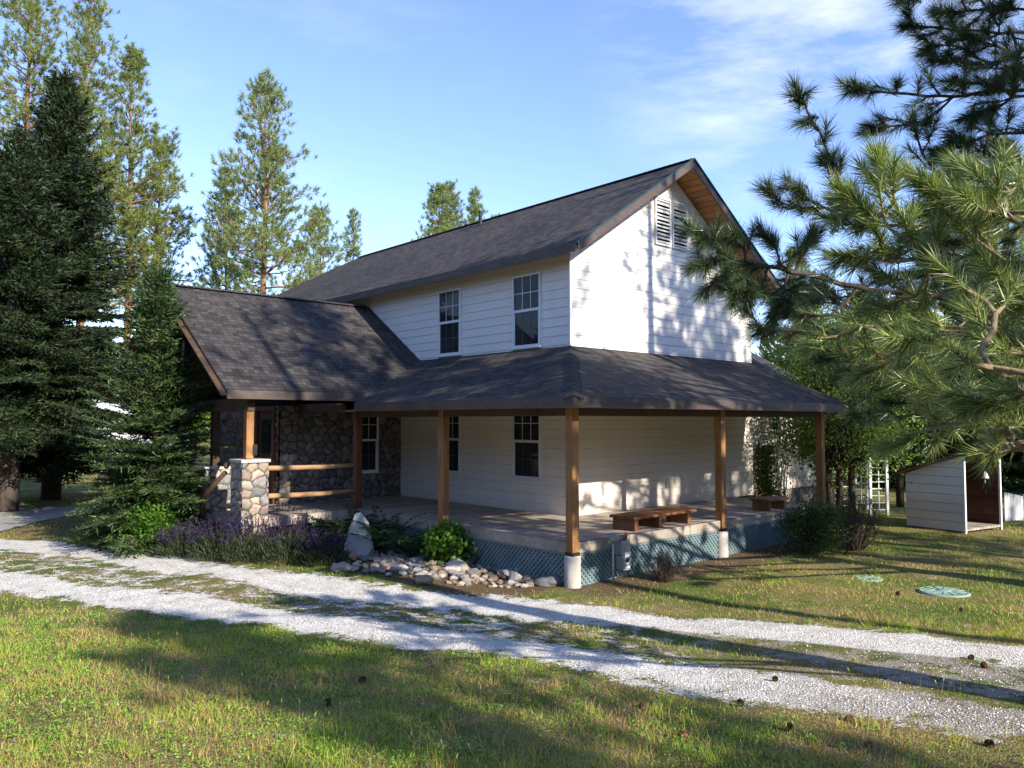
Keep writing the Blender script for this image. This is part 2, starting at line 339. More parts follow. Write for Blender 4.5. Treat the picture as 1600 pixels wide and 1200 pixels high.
# ------------------------------------------------------------------ trees and plants
def pine_mesh(name, seed, h, bare, spread, mat, bark, r0=.24, nn=26, NL=.30, NW=.035, dens=1., lean=(0, 0), topsharp=.8):
    """open-crowned pine: tapered trunk, whorled limbs that rise at the tip, needle tufts at every twig end"""
    r = np.random.default_rng(seed); mb = MB(); T = []
    ph = r.uniform(0, 6, 3)
    tp = lambda z: np.array([lean[0]*z/h+.10*math.sin(z*.35+ph[0])*z/h, lean[1]*z/h+.10*math.sin(z*.3+ph[1])*z/h, z])
    zs = np.linspace(-.3, h, 18); mb.tube([tp(z) for z in zs], [max(r0*(1-.96*max(z, 0)/h)*(1.25 if z < .2 else 1), .012) for z in zs], 9)
    C = []; D = []; z = bare*h; az = r.uniform(0, 6)
    while z < h*.985:
        q = (z-bare*h)/(h*(1-bare)); prof = spread*((1-q)**topsharp)*(.45+.55*min(1, q*4+.35))
        for k in range(r.integers(2, 5)):
            az += 2.4+r.normal()*.5; L = prof*r.uniform(.55, 1.15)+.25
            if r.random() < .25: L *= .5
            up = -.15+1.0*q+r.normal()*.16; d = np.array([math.cos(az), math.sin(az), 0])
            n = max(3, int(L/.35)+2); p = tp(z); pts = [p]; dirs = []
            for i in range(n):
                e = up+.55*(i/n)**2; dd = d*math.cos(e)+np.array([0, 0, math.sin(e)])+r.normal(size=3)*.10
                p = p+nrm(dd)*L/n; pts.append(p); dirs.append(nrm(dd))
            mb.tube(pts, [max(.008, (r0*.22*(L/spread)+.012)*(1-.85*i/n)) for i in range(n+1)], 5, cap=False)
            m = max(2, int((3+L*7.2)*dens))
            for j in range(m):
                t = 1-abs(r.normal())*.36 if j else 1.; t = min(max(t, .12), 1)*n; i = min(int(t), n-1); f = t-i
                c = pts[i]*(1-f)+pts[i+1]*f; off = r.normal(size=3)*np.array([1, 1, .7])*(.10+.13*L)*(.3 if j == 0 else 1)
                c2 = c+off+np.array([0, 0, .05]); C.append(c2); D.append(nrm(nrm(off)*.5+dirs[i]*.8+np.array([0, 0, .55])))
                if r.random() < .5: mb.tube([c, c2], [.012, .006], 3, cap=False)
        z += r.uniform(.22, .5)*(h/18)**.5
    C = np.array(C); D = np.array(D); N = len(C)
    B = np.repeat(C, nn, 0); Dn = np.repeat(D, nn, 0); t = r.random((N*nn, 1)); sz = np.repeat(r.uniform(.75, 1.25, N), nn)
    dirs = nrm(Dn*.55+r.normal(size=(N*nn, 3))*.62); v, f = blades(B+Dn*t*.22, dirs, NL*sz*r.uniform(.7, 1.1, N*nn), NW, r)
    return mb, v, f
def pine_tree(loc, label, seed, h, bare, spread, mat='needleMid', group='tall pines behind the house', **kw):
    t = thing('pine_tree', label, 'tree', loc, 0, group); mb, v, f = pine_mesh('p', seed, h, bare, spread, mat, 'barkP', **kw)
    mb.build('trunk', M['barkP'], t, True); np_obj('crown', v, f, M[mat], t); return t
def spruce_mesh(seed, h, rad, z0, mat, r0=.2, step=.24, NL=.13, NW=.035, droop=.35, per=8, dens=1., tip=1.1):
    r = np.random.default_rng(seed); mb = MB(); Bs = []; Ds = []
    zs = np.linspace(-.2, h, 12); mb.tube([(0, 0, z) for z in zs], [max(.01, r0*(1-.95*max(z, 0)/h)) for z in zs], 10)
    z = z0; az = 0
    while z < h-.08:
        q = (z-z0)/(h-z0); prof = rad*(1-q)**tip+.06
        for k in range(int(per*(1-.45*q))+1):
            az += 2.39996+r.normal()*.35; L = prof*r.uniform(.62, 1.12); e0 = (-.05+.75*q)+r.normal()*.1
            if r.random() < .1: L *= 1.15
            n = max(3, int(L/.22)+1); p = np.array([0, 0, z+r.normal()*.05]); d = np.array([math.cos(az), math.sin(az), 0]); pts = [p]; dr = []
            for i in range(n):
                s = i/n; e = e0-droop*(1-q)*1.5*s+.7*droop*s*s*1.6
                dd = nrm(d*math.cos(e)+np.array([0, 0, math.sin(e)])+r.normal(size=3)*.05); p = p+dd*L/n; pts.append(p); dr.append(dd)
            mb.tube(pts, [max(.005, .012+.02*L/rad*(1-i/n)) for i in range(n+1)], 4, cap=False)
            m = max(4, int(L*8.5*dens)); 
            for j in range(m):
                s = (j+.6)/m*.93+.07 if L > .5 else (j+.5)/m; x = s*n; i = min(int(x), n-1); f_ = x-i; c = pts[i]*(1-f_)+pts[i+1]*f_
                tl = (.12+.34*L*(1-s)*1.0)*r.uniform(.7, 1.2)+.06
                lat = np.cross(dr[i], [0, 0, 1.]); lat = lat/np.linalg.norm(lat)
                for sg in (-1, 1):
                    td = nrm(dr[i]*.75+lat*sg*.85+np.array([0, 0, -.14*droop*2+r.normal()*.1])); nt_ = max(3, int(tl/.045))
                    ss = (np.arange(nt_)+r.random(nt_))/nt_; Bs.append(c+td*(ss*tl)[:, None]); Ds.append(td*.9+r.normal(size=(nt_, 3))*.42+np.array([0, 0, .12]))
            ss = np.linspace(0, 1, n*3); pi_ = np.minimum((ss*n).astype(int), n-1)
            Bs.append(np.array(pts)[pi_]+(np.array(pts)[pi_+1]-np.array(pts)[pi_])*((ss*n)-pi_)[:, None]); Ds.append(np.array(dr)[pi_]+r.normal(size=(len(ss), 3))*.4)
        z += step*r.uniform(.7, 1.25)*(1 if z < h*.8 else .7)
    B = np.concatenate(Bs); D = np.concatenate(Ds); n = len(B)
    v, f = blades(B, D, NL*r.uniform(.7, 1.25, n), NW, r); return mb, v, f
def leafy_mesh(seed, h, rad, mat, nleaf=9000, L=.09, trunk_h=.3, stems=1, r0=.09, zb=.25, rz=None, clumps=60):
    """branching plant: limbs run to leaf clumps spread through an uneven crown"""
    r = np.random.default_rng(seed); mb = MB(); cl = []
    zc = h*(zb+(1-zb)/2); rzz = rz or h*(1-zb)/2
    for i in range(clumps):
        d = nrm(r.normal(size=3)); q = r.uniform(.35, 1)**.6; cl.append(np.array([d[0]*rad*q, d[1]*rad*q, zc+d[2]*rzz*q])*np.array([1, 1, 1.])+r.normal(size=3)*.05)
    cl = np.array(cl); base = [np.array([r.normal()*.06*stems, r.normal()*.06*stems, -.05]) for s in range(stems)]
    for s in range(stems):
        top = np.array([base[s][0]*2, base[s][1]*2, h*.8]); mb.tube([base[s], base[s]*.5+top*.5+r.normal(size=3)*.04*h, top], [r0, r0*.6, r0*.15], 7)
    for c in cl:
        s = r.integers(stems); k = min(.75, max(trunk_h, c[2]/h-.28)); a = base[s]*(1-k)+np.array([base[s][0]*2, base[s][1]*2, h*.8])*k
        mb.tube([a, a*.4+c*.6+r.normal(size=3)*.05*rad+np.array([0, 0, .05*h]), c], [r0*.32, r0*.16, .004], 4, cap=False)
    per = nleaf//clumps; cs = rad*.26*(60/clumps)**.33
    B = np.repeat(cl, per, 0)+r.normal(size=(clumps*per, 3))*cs*np.array([1, 1, .75]); D = r.normal(size=(clumps*per, 3))+np.array([0, 0, -.1])
    v, f = leaves(B, D, L*r.uniform(.6, 1.25, len(B)), L*.6, r); return mb, v, f
def leafy(name, loc, label, cat, seed, h, rad, mat, bark='barkS', group=None, crown='crown', stem='trunk', **kw):
    t = thing(name, label, cat, loc, 0, group); mb, v, f = leafy_mesh(seed, h, rad, mat, **kw)
    mb.build(stem, M[bark], t, True); np_obj(crown, v, f, M[mat], t); return t

# ------------------------------------------------------------------ ground, driveway, gravel, grass
NEAR_T = np.array([un_g(*p) for p in ((-350, 872), (-150, 888), (0, 905), (150, 926), (300, 948), (450, 970), (600, 990), (750, 1008), (870, 1026), (1000, 1046), (1200, 1072), (1400, 1098), (1600, 1128), (1900, 1180))])
FAR_T = np.array([un_g(*p) for p in ((-350, 838), (-150, 842), (0, 850), (150, 866), (300, 887), (450, 908), (600, 927), (750, 943), (900, 959), (1050, 974), (1200, 989), (1400, 1006), (1600, 1024), (1900, 1052))])
def dist_line(X, Y, L):
    d = np.full(np.shape(X), 1e9)
    for (x0, y0), (x1, y1) in zip(L[:-1], L[1:]):
        dx, dy = x1-x0, y1-y0; t = np.clip(((X-x0)*dx+(Y-y0)*dy)/(dx*dx+dy*dy), 0, 1)
        d = np.minimum(d, np.hypot(X-x0-t*dx, Y-y0-t*dy))
    return d
def inside(X, Y):        # between the two tracks: nearest-track ordering
    dn, df = dist_line(X, Y, NEAR_T), dist_line(X, Y, FAR_T)
    mid = (dn < 1.9) & (df < 1.9); return dn, df, mid
sst = lambda a, b, x: (lambda t: t*t*(3-2*t))(np.clip((x-a)/(b-a), 0, 1))
def gravel_at(X, Y):
    dn, df, mid = inside(X, Y); wv = .10*np.sin(X*1.9+1)+.09*np.sin(Y*2.7+X)+.07*np.sin(X*5.3-Y*2)*np.sin(Y*4.1)
    g = np.maximum(1-sst(.10, .80, dn+wv), 1-sst(.12, .88, df-wv))
    base = .36+.26*sst(1.5, 4.5, X)+.10*np.sin(X*2.3)*np.sin(Y*1.9)
    g = np.where(mid, np.maximum(g, base), g)
    return np.clip(g, 0, 1)
def fines_at(X, Y):
    dn, df, mid = inside(X, Y); return np.clip(np.where(mid, .62*sst(.1, .5, np.minimum(dn, df))*sst(.5, 3., X), 0)+.42*sst(.5, 4, X)*sst(1.2, .4, dn), 0, 1)
def bare_at(X, Y):
    u, v = uvof(X, Y)
    b = .42*sst(-1.3, -.5, v)*sst(9.5, 8.5, u)*sst(-.8, .2, u)*sst(.6, .3, v)
    b = np.maximum(b, .5*sst(-2.2, -1.2, u)*sst(.6, .2, u)*sst(-.4, .5, v)*sst(10, 9, v))
    b = np.maximum(b, .22*sst(1.5, .2, np.abs(dist_line(X, Y, NEAR_T)-1.0))*sst(-3, 1, X))
    b = np.maximum(b, .20*sst(.1, .7, np.sin(X*1.3+.9*np.sin(Y*1.1))*np.sin(Y*1.7+X*.5))*sst(9, 7, Y))
    b = np.maximum(b, .3*sst(14, 18, Y)*sst(-6, -9, X)*sst(24, 20, Y))
    dn, df, mid = inside(X, Y); b = np.maximum(b, np.where(mid, .24*sst(.1, .6, np.minimum(dn, df)), 0))
    return b
def axis(a, b, s, outs):
    c = list(np.arange(a, b+s/2, s)); lo = []; hi = []; d = s
    x = a
    while x > -outs: d *= 1.35; x -= d; lo.append(x)
    x = b; d = s
    while x < outs: d *= 1.35; x += d; hi.append(x)
    return np.array(lo[::-1]+c+hi)
xs = axis(-16, 12, .09, 900); ys = axis(2.5, 20, .09, 900)
GX, GY = np.meshgrid(xs, ys); nx = len(xs); ny = len(ys)
idx = np.arange(nx*ny).reshape(ny, nx); qf = np.stack([idx[:-1, :-1], idx[:-1, 1:], idx[1:, 1:], idx[1:, :-1]], -1).reshape(-1, 4)
gzv = np.where((np.abs(GX) < 60) & (np.abs(GY) < 80), gz(GX, GY), slope(GY))
o = np_obj('ground', np.stack([GX, GY, gzv], -1).reshape(-1, 3), qf, M['ground'], smooth=True,
           attrs={'gravel': gravel_at(GX, GY).ravel()*((np.abs(GX) < 30) & (GY < 30)).ravel(), 'bare': bare_at(GX, GY).ravel(), 'fines': fines_at(GX, GY).ravel()})
tag(o, kind='structure')
# driveway sheet over both wheel tracks
def resample(L, n):
    s = np.concatenate([[0], np.cumsum(np.hypot(*np.diff(L, axis=0).T))]); t = np.linspace(0, s[-1], n)
    return np.stack([np.interp(t, s, L[:, 0]), np.interp(t, s, L[:, 1])], 1)
a_ = resample(NEAR_T, 330); b_ = resample(FAR_T, 330); k_ = np.linspace(-.42, 1.42, 44)
DX = a_[:, None, 0]*(1-k_)+b_[:, None, 0]*k_; DY = a_[:, None, 1]*(1-k_)+b_[:, None, 1]*k_
ii = np.arange(DX.size).reshape(DX.shape); dq = np.stack([ii[:-1, :-1], ii[1:, :-1], ii[1:, 1:], ii[:-1, 1:]], -1).reshape(-1, 4)[:, ::-1]
o = np_obj('gravel_driveway', np.stack([DX, DY, gz(DX, DY)+.006-.02*np.clip((np.abs(k_-.5)-.80)/.12, 0, 1)[None, :]], -1).reshape(-1, 3), dq, M['ground'], smooth=True, attrs={'gravel': gravel_at(DX, DY).ravel(), 'bare': bare_at(DX, DY).ravel(), 'fines': fines_at(DX, DY).ravel()})
tag(o, kind='structure')
# loose crushed stones
n = 150000; Y = rng.uniform(4.2, 13.5, n)**1.; X = rng.uniform(-1, 1, n)*(Y*.75+1.); gk = gravel_at(X, Y)
ok = (rng.random(n) < (gk-.42)*1.0*(1-.6*fines_at(X, Y))) & (rng.random(n) < (5.5/Y)**1.1); X, Y = X[ok], Y[ok]; n = len(X)
S = rng.uniform(.003, .0085, n)*(1+.5*(rng.random(n) > .93)); octv = np.array([(1, 0, 0), (0, 1, 0), (-1, 0, 0), (0, -1, 0), (0, 0, .8), (0, 0, -.8)])
vv = octv[None]*S[:, None, None]*rng.uniform(.6, 1.4, (n, 6, 1)); an = rng.uniform(0, 6, n); ca, sa = np.cos(an)[:, None], np.sin(an)[:, None]
vv = np.stack([vv[..., 0]*ca-vv[..., 1]*sa, vv[..., 0]*sa+vv[..., 1]*ca, vv[..., 2]], -1)+np.stack([X, Y, gz(X, Y)+.008], -1)[:, None]
of = np.array([(0, 1, 4), (1, 2, 4), (2, 3, 4), (3, 0, 4), (1, 0, 5), (2, 1, 5), (3, 2, 5), (0, 3, 5)])
M['chips'] = foliage('crushed_stone', [(.1, (.46, .43, .39)), (.5, (.72, .68, .62)), (.9, (.88, .84, .78))], 0., .9, 1.5, .2)
tag(np_obj('loose_gravel', vv.reshape(-1, 3), (of[None]+6*np.arange(n)[:, None, None]).reshape(-1, 3), M['chips']), 'white crushed stone lying loose on the two wheel tracks', 'gravel', kind='stuff')
def blocked(X, Y):
    u, v = uvof(X, Y)
    b = (u > -.12) & (v > -.25) & (u < 9.5); b |= (u > -3.2) & (v > 5.3) & (v < 13.5); b |= (u > 8) & (v > 2.8)
    b |= (u > -1.9) & (u < .1) & (v > .2) & (v < 7) & (rng.random(np.shape(X)) < .93)
    return b
# lawn blades
def lawn(n, y0, y1, l0, l1, wd, pw, xl=1.):
    t = rng.random(n); Y = (y0**pw+(y1**pw-y0**pw)*t)**(1/pw); X = rng.uniform(-1, 1, n)*(Y*.75+1.2)
    gk = gravel_at(X, Y)+.35*np.sin(X*7.3+np.sin(Y*5))*np.sin(Y*6.1)*.5
    pt = .5+.5*np.sin(X*1.1+1.3*np.sin(Y*.8))*np.sin(Y*1.4+.7*np.sin(X*1.7))
    ok = (rng.random(n) > gk*2.0-.15) & ~blocked(X, Y) & (rng.random(n) < .55+.45*pt) & (rng.random(n) > bare_at(X, Y)*1.6)
    X, Y = X[ok], Y[ok]; n = len(X); clump = .75+.5*np.sin(X*3.1+Y)*np.sin(Y*2.7-X*.6)
    D = np.stack([rng.normal(size=n)*.55, rng.normal(size=n)*.55, np.ones(n)], -1)
    return blades(np.stack([X, Y, gz(X, Y)-.004], -1), D, rng.uniform(l0, l1, n)*clump*(1+.25*(rng.random(n) > .97)), wd*(Y/5)**.65)
v1, f1 = lawn(210000, 3.4, 9, .025, .075, .0052, 1.2); v2, f2 = lawn(150000, 8, 26, .03, .085, .0062, .9)
n = 700; Y = rng.uniform(3.5, 9.5, n); X = rng.uniform(-1, 1, n)*(Y*.75+.8); sel = (gravel_at(X, Y) < .25) & ~blocked(X, Y); X, Y = X[sel], Y[sel]; n = len(X); k = 22
hh = np.repeat(rng.uniform(.05, .13, n)*(1+.5*(rng.random(n) > .9)), k); Bx = np.repeat(np.stack([X, Y, gz(X, Y)-.005], -1), k, 0)+rng.normal(size=(n*k, 3))*np.array([.028, .028, 0]); v3, f3 = blades(Bx, rng.normal(size=(n*k, 3))*np.array([.42, .42, .1])+np.array([0, 0, 1.]), hh*rng.uniform(.6, 1.2, n*k), .0055)
n = 1500; Y = rng.uniform(3.5, 10, n); X = rng.uniform(-1, 1, n)*(Y*.75+.8); sel = (gravel_at(X, Y) < .3) & ~blocked(X, Y); X, Y = X[sel], Y[sel]; n = len(X); B4 = np.stack([X, Y, gz(X, Y)], -1); D4 = rng.normal(size=(n, 3))*np.array([.22, .22, 0])+np.array([0, 0, 1.]); l4 = rng.uniform(.10, .22, n); v4, f4 = blades(B4, D4, l4, .0042); v5, f5 = leaves(B4+nrm(D4)*(l4*.82)[:, None], D4, .04, .010)
f5t = np.concatenate([f5[:, [0, 1, 2]], f5[:, [0, 2, 3]]])
vs_ = [v1, v2, v3, v4, v5]; fs_ = [f1, f2, f3, f4, f5t]; of_ = np.cumsum([0]+[len(q) for q in vs_[:-1]])
tag(np_obj('lawn_grass', np.concatenate(vs_), np.concatenate([q+o_ for q, o_ in zip(fs_, of_)]), M['grass']), 'short patchy green and straw coloured lawn grass', 'grass', kind='stuff')
# low broad-leaved weeds in the turf
n = 2600; Y = rng.uniform(3.5, 10, n); X = rng.uniform(-1, .8, n)*(Y*.75+.8); sel = (gravel_at(X, Y) < .12) & ~blocked(X, Y) & (rng.random(n) < sst(2.5, -2, X)*.85+.15); X, Y = X[sel], Y[sel]
k = 16; n = len(X); Bx = np.repeat(np.stack([X, Y, gz(X, Y)], -1), k, 0)+rng.normal(size=(n*k, 3))*np.array([.05, .05, 0]); Bx[:, 2] += rng.uniform(.005, .05, n*k)
v, f = leaves(Bx, rng.normal(size=(n*k, 3))*np.array([1, 1, .35])+np.array([0, 0, .35]), rng.uniform(.014, .030, n*k), .013)
tag(np_obj('lawn_weeds', v, f, M['clover']), 'low green broad leaved weeds spread through the lawn', 'weeds', kind='stuff')
# worn path at the left
pm = MB(); lo = [(-80, 838), (0, 831), (60, 817), (110, 806), (170, 802), (260, 800)]; hi = [(-80, 806), (0, 800), (60, 796), (110, 793), (170, 791), (260, 790)]
for i in range(len(lo)-1):
    q = [(*un_z(*p, 0), ) for p in (lo[i], lo[i+1], hi[i+1], hi[i])]; pm.face([(x, y, float(gz(x, y))+.02) for x, y in q])
tag(pm.build('garden_path', M['path']), kind='structure')

# ------------------------------------------------------------------ house
H = thing('house', 'white two storey house with dark shingle roof and wraparound timber porch', 'house', (O[0], O[1], 0), HROT)
UW, VW, UR, VB = 2.3, 2.2, 8.8, 15.5; ZD = .66; SL = .65
roofz = lambda u: 5.75+SL*(min(u, 11.1-u)-1.85)
def siding(mb, p0, e, n, z0, z1, ext, ex=.183, mi=0):
    z = z0; P = lambda a, z, o: (p0[0]+e[0]*a+n[0]*o, p0[1]+e[1]*a+n[1]*o, z)
    while z < z1-1e-3:
        t = min(z+ex, z1); a0, a1 = ext(z); b0, b1 = ext(t)
        if a1-a0 < .01: break
        if b1 < b0: b0 = b1 = (b0+b1)/2
        q = (t-z-.008)/(t-z); c0, c1 = a0+(b0-a0)*q, a1+(b1-a1)*q
        if t-z > .05:
            mb.face([P(a0, z, .0145), P(a1, z, .0145), P(c1, t-.008, .005), P(c0, t-.008, .005)], mi); mb.face([P(c0, t-.008, .005), P(c1, t-.008, .005), P(b1, t, .004), P(b0, t, .004)], 1)  # top strip coloured dark as the shadow of the board above
        else: mb.face([P(a0, z, .0145), P(a1, z, .0145), P(b1, t, .004), P(b0, t, .004)], mi)
        mb.face([P(a0, z, -.01), P(a1, z, -.01), P(a1, z, .0145), P(a0, z, .0145)], mi); z = t
w = MB()
gex = lambda z: (0, UR-UW) if z < roofz(UW)-.16 else (max(0, (z+.16-5.75)/SL+1.85-UW), UR-UW-max(0, (z+.16-5.75)/SL+1.85-UW))
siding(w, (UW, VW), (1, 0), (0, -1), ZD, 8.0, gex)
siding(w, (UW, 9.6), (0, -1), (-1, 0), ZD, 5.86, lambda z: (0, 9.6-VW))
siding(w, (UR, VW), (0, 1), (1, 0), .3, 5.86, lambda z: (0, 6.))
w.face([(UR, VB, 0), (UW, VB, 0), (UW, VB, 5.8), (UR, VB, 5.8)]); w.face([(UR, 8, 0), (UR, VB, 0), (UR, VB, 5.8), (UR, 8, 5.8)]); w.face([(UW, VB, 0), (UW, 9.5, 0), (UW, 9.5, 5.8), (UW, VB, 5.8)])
w.build('wall', [M['wall'], M['lap_shadow']], H)
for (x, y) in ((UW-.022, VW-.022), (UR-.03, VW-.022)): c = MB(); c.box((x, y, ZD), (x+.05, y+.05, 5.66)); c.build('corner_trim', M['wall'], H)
def slab(mb, poly, th, e, mt=0, ms=1, mbm=2):
    """sloping roof sheet: top with UVs measured along eave e and up the slope, sides and underside"""
    P = [Vector(p) for p in poly]; nn = (P[1]-P[0]).cross(P[2]-P[0]).normalized()
    if nn.z < 0: P.reverse(); nn = -nn
    e = Vector(e).normalized(); s = nn.cross(e).normalized(); s = s if s.z > 0 else -s
    mb.face(P, mt, [(p.dot(e), p.dot(s)) for p in P]); B = [p-Vector((0, 0, th)) for p in P]; mb.face(B[::-1], mbm)
    for i in range(len(P)):
        j = (i+1) % len(P); mb.face([P[i], B[i], B[j], P[j]], ms)
E0, ER, VF = 1.85, 9.25, 1.6; zr = roofz(5.55)
r_ = MB()
slab(r_, [(E0, VF, 5.75), (5.55, VF, zr), (5.55, 15.2, zr), (E0, 19.6, 5.75)], .13, (0, 1, 0))
slab(r_, [(5.552, VF, zr), (ER, VF, 5.75), (ER, 19.6, 5.75), (5.552, 15.2, zr)], .13, (0, 1, 0))
slab(r_, [(E0, 19.6, 5.75), (5.55, 15.2, zr), (ER, 19.6, 5.75)], .13, (1, 0, 0))
roof = r_.build('roof', [M['shingle'], M['fascia'], M['soffit']], H)
def caps(mb, p, q, w=.15, ex=.14, th=.014):
    p = Vector(p); q = Vector(q); d = (q-p).normalized(); sd = d.cross(Vector((0, 0, 1))).normalized(); L = (q-p).length; k = int(L/ex)
    for i in range(k):
        a = p+d*(L*i/k); b = p+d*(L*(i+1)/k+.02); j = random.uniform(-.008, .008); up = Vector((0, 0, th))
        dr = Vector((0, 0, w*.40)); m_ = random.choice((0, 0, 1))
        for s in (-1, 1): mb.face([a+up*1.9+sd*j, a+sd*s*w-dr+up*1.9, b+sd*s*w-dr+up*.6, b+up*.6], m_); mb.face([a+up*1.9, a, a+sd*s*w-dr, a+sd*s*w-dr+up*1.9], 2)
M['capA'] = simple('cap_shingle', (.045, .040, .040), (.075, .068, .066), 30, .85, bd=.004); M['capB'] = simple('pale_cap_shingle', (.075, .068, .065), (.115, .10, .095), 30, .85, bd=.004)
cm = MB(); caps(cm, (5.551, VF, zr), (5.551, 15.2, zr)); cm.build('ridge_cap', [M['capA'], M['capB'], M['black']], roof)
f = MB(); f.bar((E0-.016, VF+.0, 5.665), (E0-.016, 19.4, 5.665), .03, .165); f.bar((ER+.016, VF, 5.665), (ER+.016, 19.4, 5.665), .03, .165)
f.build('eave_fascia', M['fascia'], roof)
f = MB()
for s in (-1, 1):
    f.face([(5.55, VF-.03, zr-.015), (5.55+s*3.70, VF-.03, 5.735), (5.55+s*3.70, VF-.03, 5.565), (5.55, VF-.03, zr-.19)][::s]); 
    f.face([(5.55, VF-.03, zr-.19), (5.55+s*3.70, VF-.03, 5.565), (5.55+s*3.70, VF, 5.565), (5.55, VF, zr-.19)][::s])
    f.face([(5.55, VF-.03, zr-.015), (5.55+s*3.7, VF-.03, 5.735), (5.55+s*3.7, VF, 5.735), (5.55, VF, zr-.015)])
f.build('rake_fascia', M['fascia'], roof)
f = MB()
for s in (-1, 1): f.bar((5.55, VF-.035, zr+.006), (5.55+s*3.74, VF-.035, 5.75+.006-.026), .05, .022)
f.build('drip_edge', simple('green_drip_edge', (.02, .05, .04), (.04, .08, .065), 4, .4), roof)
vp = MB(); vp.lathe([(.045, 7.75), (.045, 8.28), (.055, 8.28), (.055, 8.31)], 12, c=(5.2, 8.33)); vp.build('vent_pipe', M['black'], roof)
# porch roof
PE, PZ = -.42, 2.83
zen = lambda v: 3.03+.664*(v-5.75)
p_ = MB()
slab(p_, [(PE, PE, PZ), (8.35, PE, PZ), (UR+.02, VW, 3.92), (UW, VW, 3.92)], .12, (1, 0, 0))
slab(p_, [(PE, PE, PZ), (UW, VW, 3.92), (UW, 7.09, 3.92), (PE, 5.5, PZ)], .12, (0, 1, 0))
pr = p_.build('porch_roof', [M['shingle'], M['fascia'], M['ceil']], H)
cm = MB(); caps(cm, (PE, PE, PZ), (UW, VW, 3.92), .15, .135); cm.build('hip_cap', [M['capA'], M['capB'], M['black']], pr)
f = MB(); f.box((PE-.03, PE-.03, 2.67), (8.36, PE, 2.812)); f.box((PE-.03, PE+.001, 2.67), (PE, 5.5, 2.812)); f.build('porch_fascia', M['fascia'], pr)
f = MB(); f.bar((8.375, PE-.03, 2.742), (8.83, 2.2, 3.83), .03, .15); f.build('rake_fascia', M['fascia'], pr)
f = MB(); f.box((-.36, -.36, 2.672), (8.3, 2.15, 2.69)); f.box((-.36, 2.151, 2.672), (2.25, 7.8, 2.69)); f.build('porch_ceiling', M['ceil'], pr)
f = MB(); f.box((-.06, -.06, 2.55), (7.98, .06, 2.668)); f.box((-.06, .061, 2.55), (.06, 6.2, 2.668)); f.build('porch_beam', M['beam'], pr)
# entry roof
e_ = MB(); EU, ER9, EZ = -2.92, 9.4, zen(9.4)
slab(e_, [(EU, 5.75, 3.03), (.08, 5.75, 3.03), (UW, 7.09, 3.92), (UW, 9.0, zen(9.0)), (3.6, 9.4, EZ), (EU, 9.4, EZ)], .13, (1, 0, 0))
slab(e_, [(EU, 9.402, EZ), (3.6, 9.402, EZ), (3.0, 13.05, 3.03), (EU, 13.05, 3.03)], .13, (1, 0, 0))
er = e_.build('entry_roof', [M['shingle'], M['fascia'], M['beam']], H)
cm = MB(); caps(cm, (EU, 9.401, EZ), (2.2, 9.401, EZ)); cm.build('ridge_cap', [M['capA'], M['capB'], M['black']], er)
f = MB(); f.box((EU, 5.72, 2.875), (.0, 5.748, 3.012)); f.build('eave_fascia', M['fascia'], er)
f = MB()
for s in (-1, 1): f.bar((EU-.015, ER9, EZ-.10), (EU-.015, ER9+s*3.65, 2.945), .03, .19, up=(1, 0, 0))
f.build('rake_fascia', M['beam'], er)
f = MB()
for v_ in (6.1, 7.75, 11.05, 12.7): f.bar((-2.75, v_, zen(min(v_, 18.8-v_))-.26), (2.2, v_, zen(min(v_, 18.8-v_))-.26), .12, .2)
f.bar((-2.35, 6., 2.78), (-2.35, 12.8, 2.78), .14, .24); f.bar((-2.35, 9.4, 2.8), (-2.35, 9.4, 5.2), .14, .14); f.bar((-.4, 6., 2.74), (-.4, 12.8, 2.74), .12, .2)
f.build('entry_beam', M['beam'], er)
# posts
def post(u, v, z0, z1, mat, foot=None, base=None):
    b = MB(); b.box((u-.072, v-.072, z0), (u+.072, v+.072, z1)); q = b.build('porch_post', mat, H, bevel=.006)
    if foot is not None:
        k = MB(); k.lathe([(.128, foot), (.125, foot+.03), (.125, z0-.025), (.118, z0-.005)], 20, c=(u, v)); k.build('footing', M['concrete'], q, True)
        k = MB(); k.box((u-.078, v-.078, z0-.008), (u+.078, v+.078, z0+.05)); k.build('post_bracket', M['black'], q)
    return q
post(0, 0, .47, 2.69, M['cedar'], -.12); post(3.98, 0, .46, 2.69, M['cedar'], -.12); post(7.9, 0, .47, 2.69, M['cedar'], -.12)
post(0, 3.16, .30, 2.69, M['cedar'], -.12); post(0, 6.1, .30, 2.9, M['redwood'], -.12)
# deck
d = MB(); d.box((0, 0, .625), (7.92, VW-.004, ZD)); d.box((0, VW-.003, .625), (UW-.004, 7.88, ZD)); d.box((-2.45, 6.0, .625), (-.003, 12.4, ZD))
deck = d.build('deck', M['deck'], H)
d = MB(); d.box((.075, -.032, .482), (3.905, -.004, .652)); d.box((4.055, -.032, .482), (7.825, -.004, .652)); d.box((7.925, .0, .482), (7.95, 2.15, .652))
d.box((-.032, .075, .482), (-.004, 3.085, .652)); d.box((-.032, 3.235, .482), (-.004, 6., .652)); d.box((-2.45, 5.965, .482), (-.08, 5.995, .652)); d.box((-2.48, 6., .482), (-2.452, 12.4, .652))
d.build('rim_board', M['rim'], deck)
d = MB(); d.box((.03, .06, -.1), (7.9, .09, .48)); d.box((.06, .1, -.1), (.09, 6., .48)); d.box((-2.4, 6.1, -.1), (-.1, 6.13, .48)); d.build('crawl_space', M['dark'], deck)
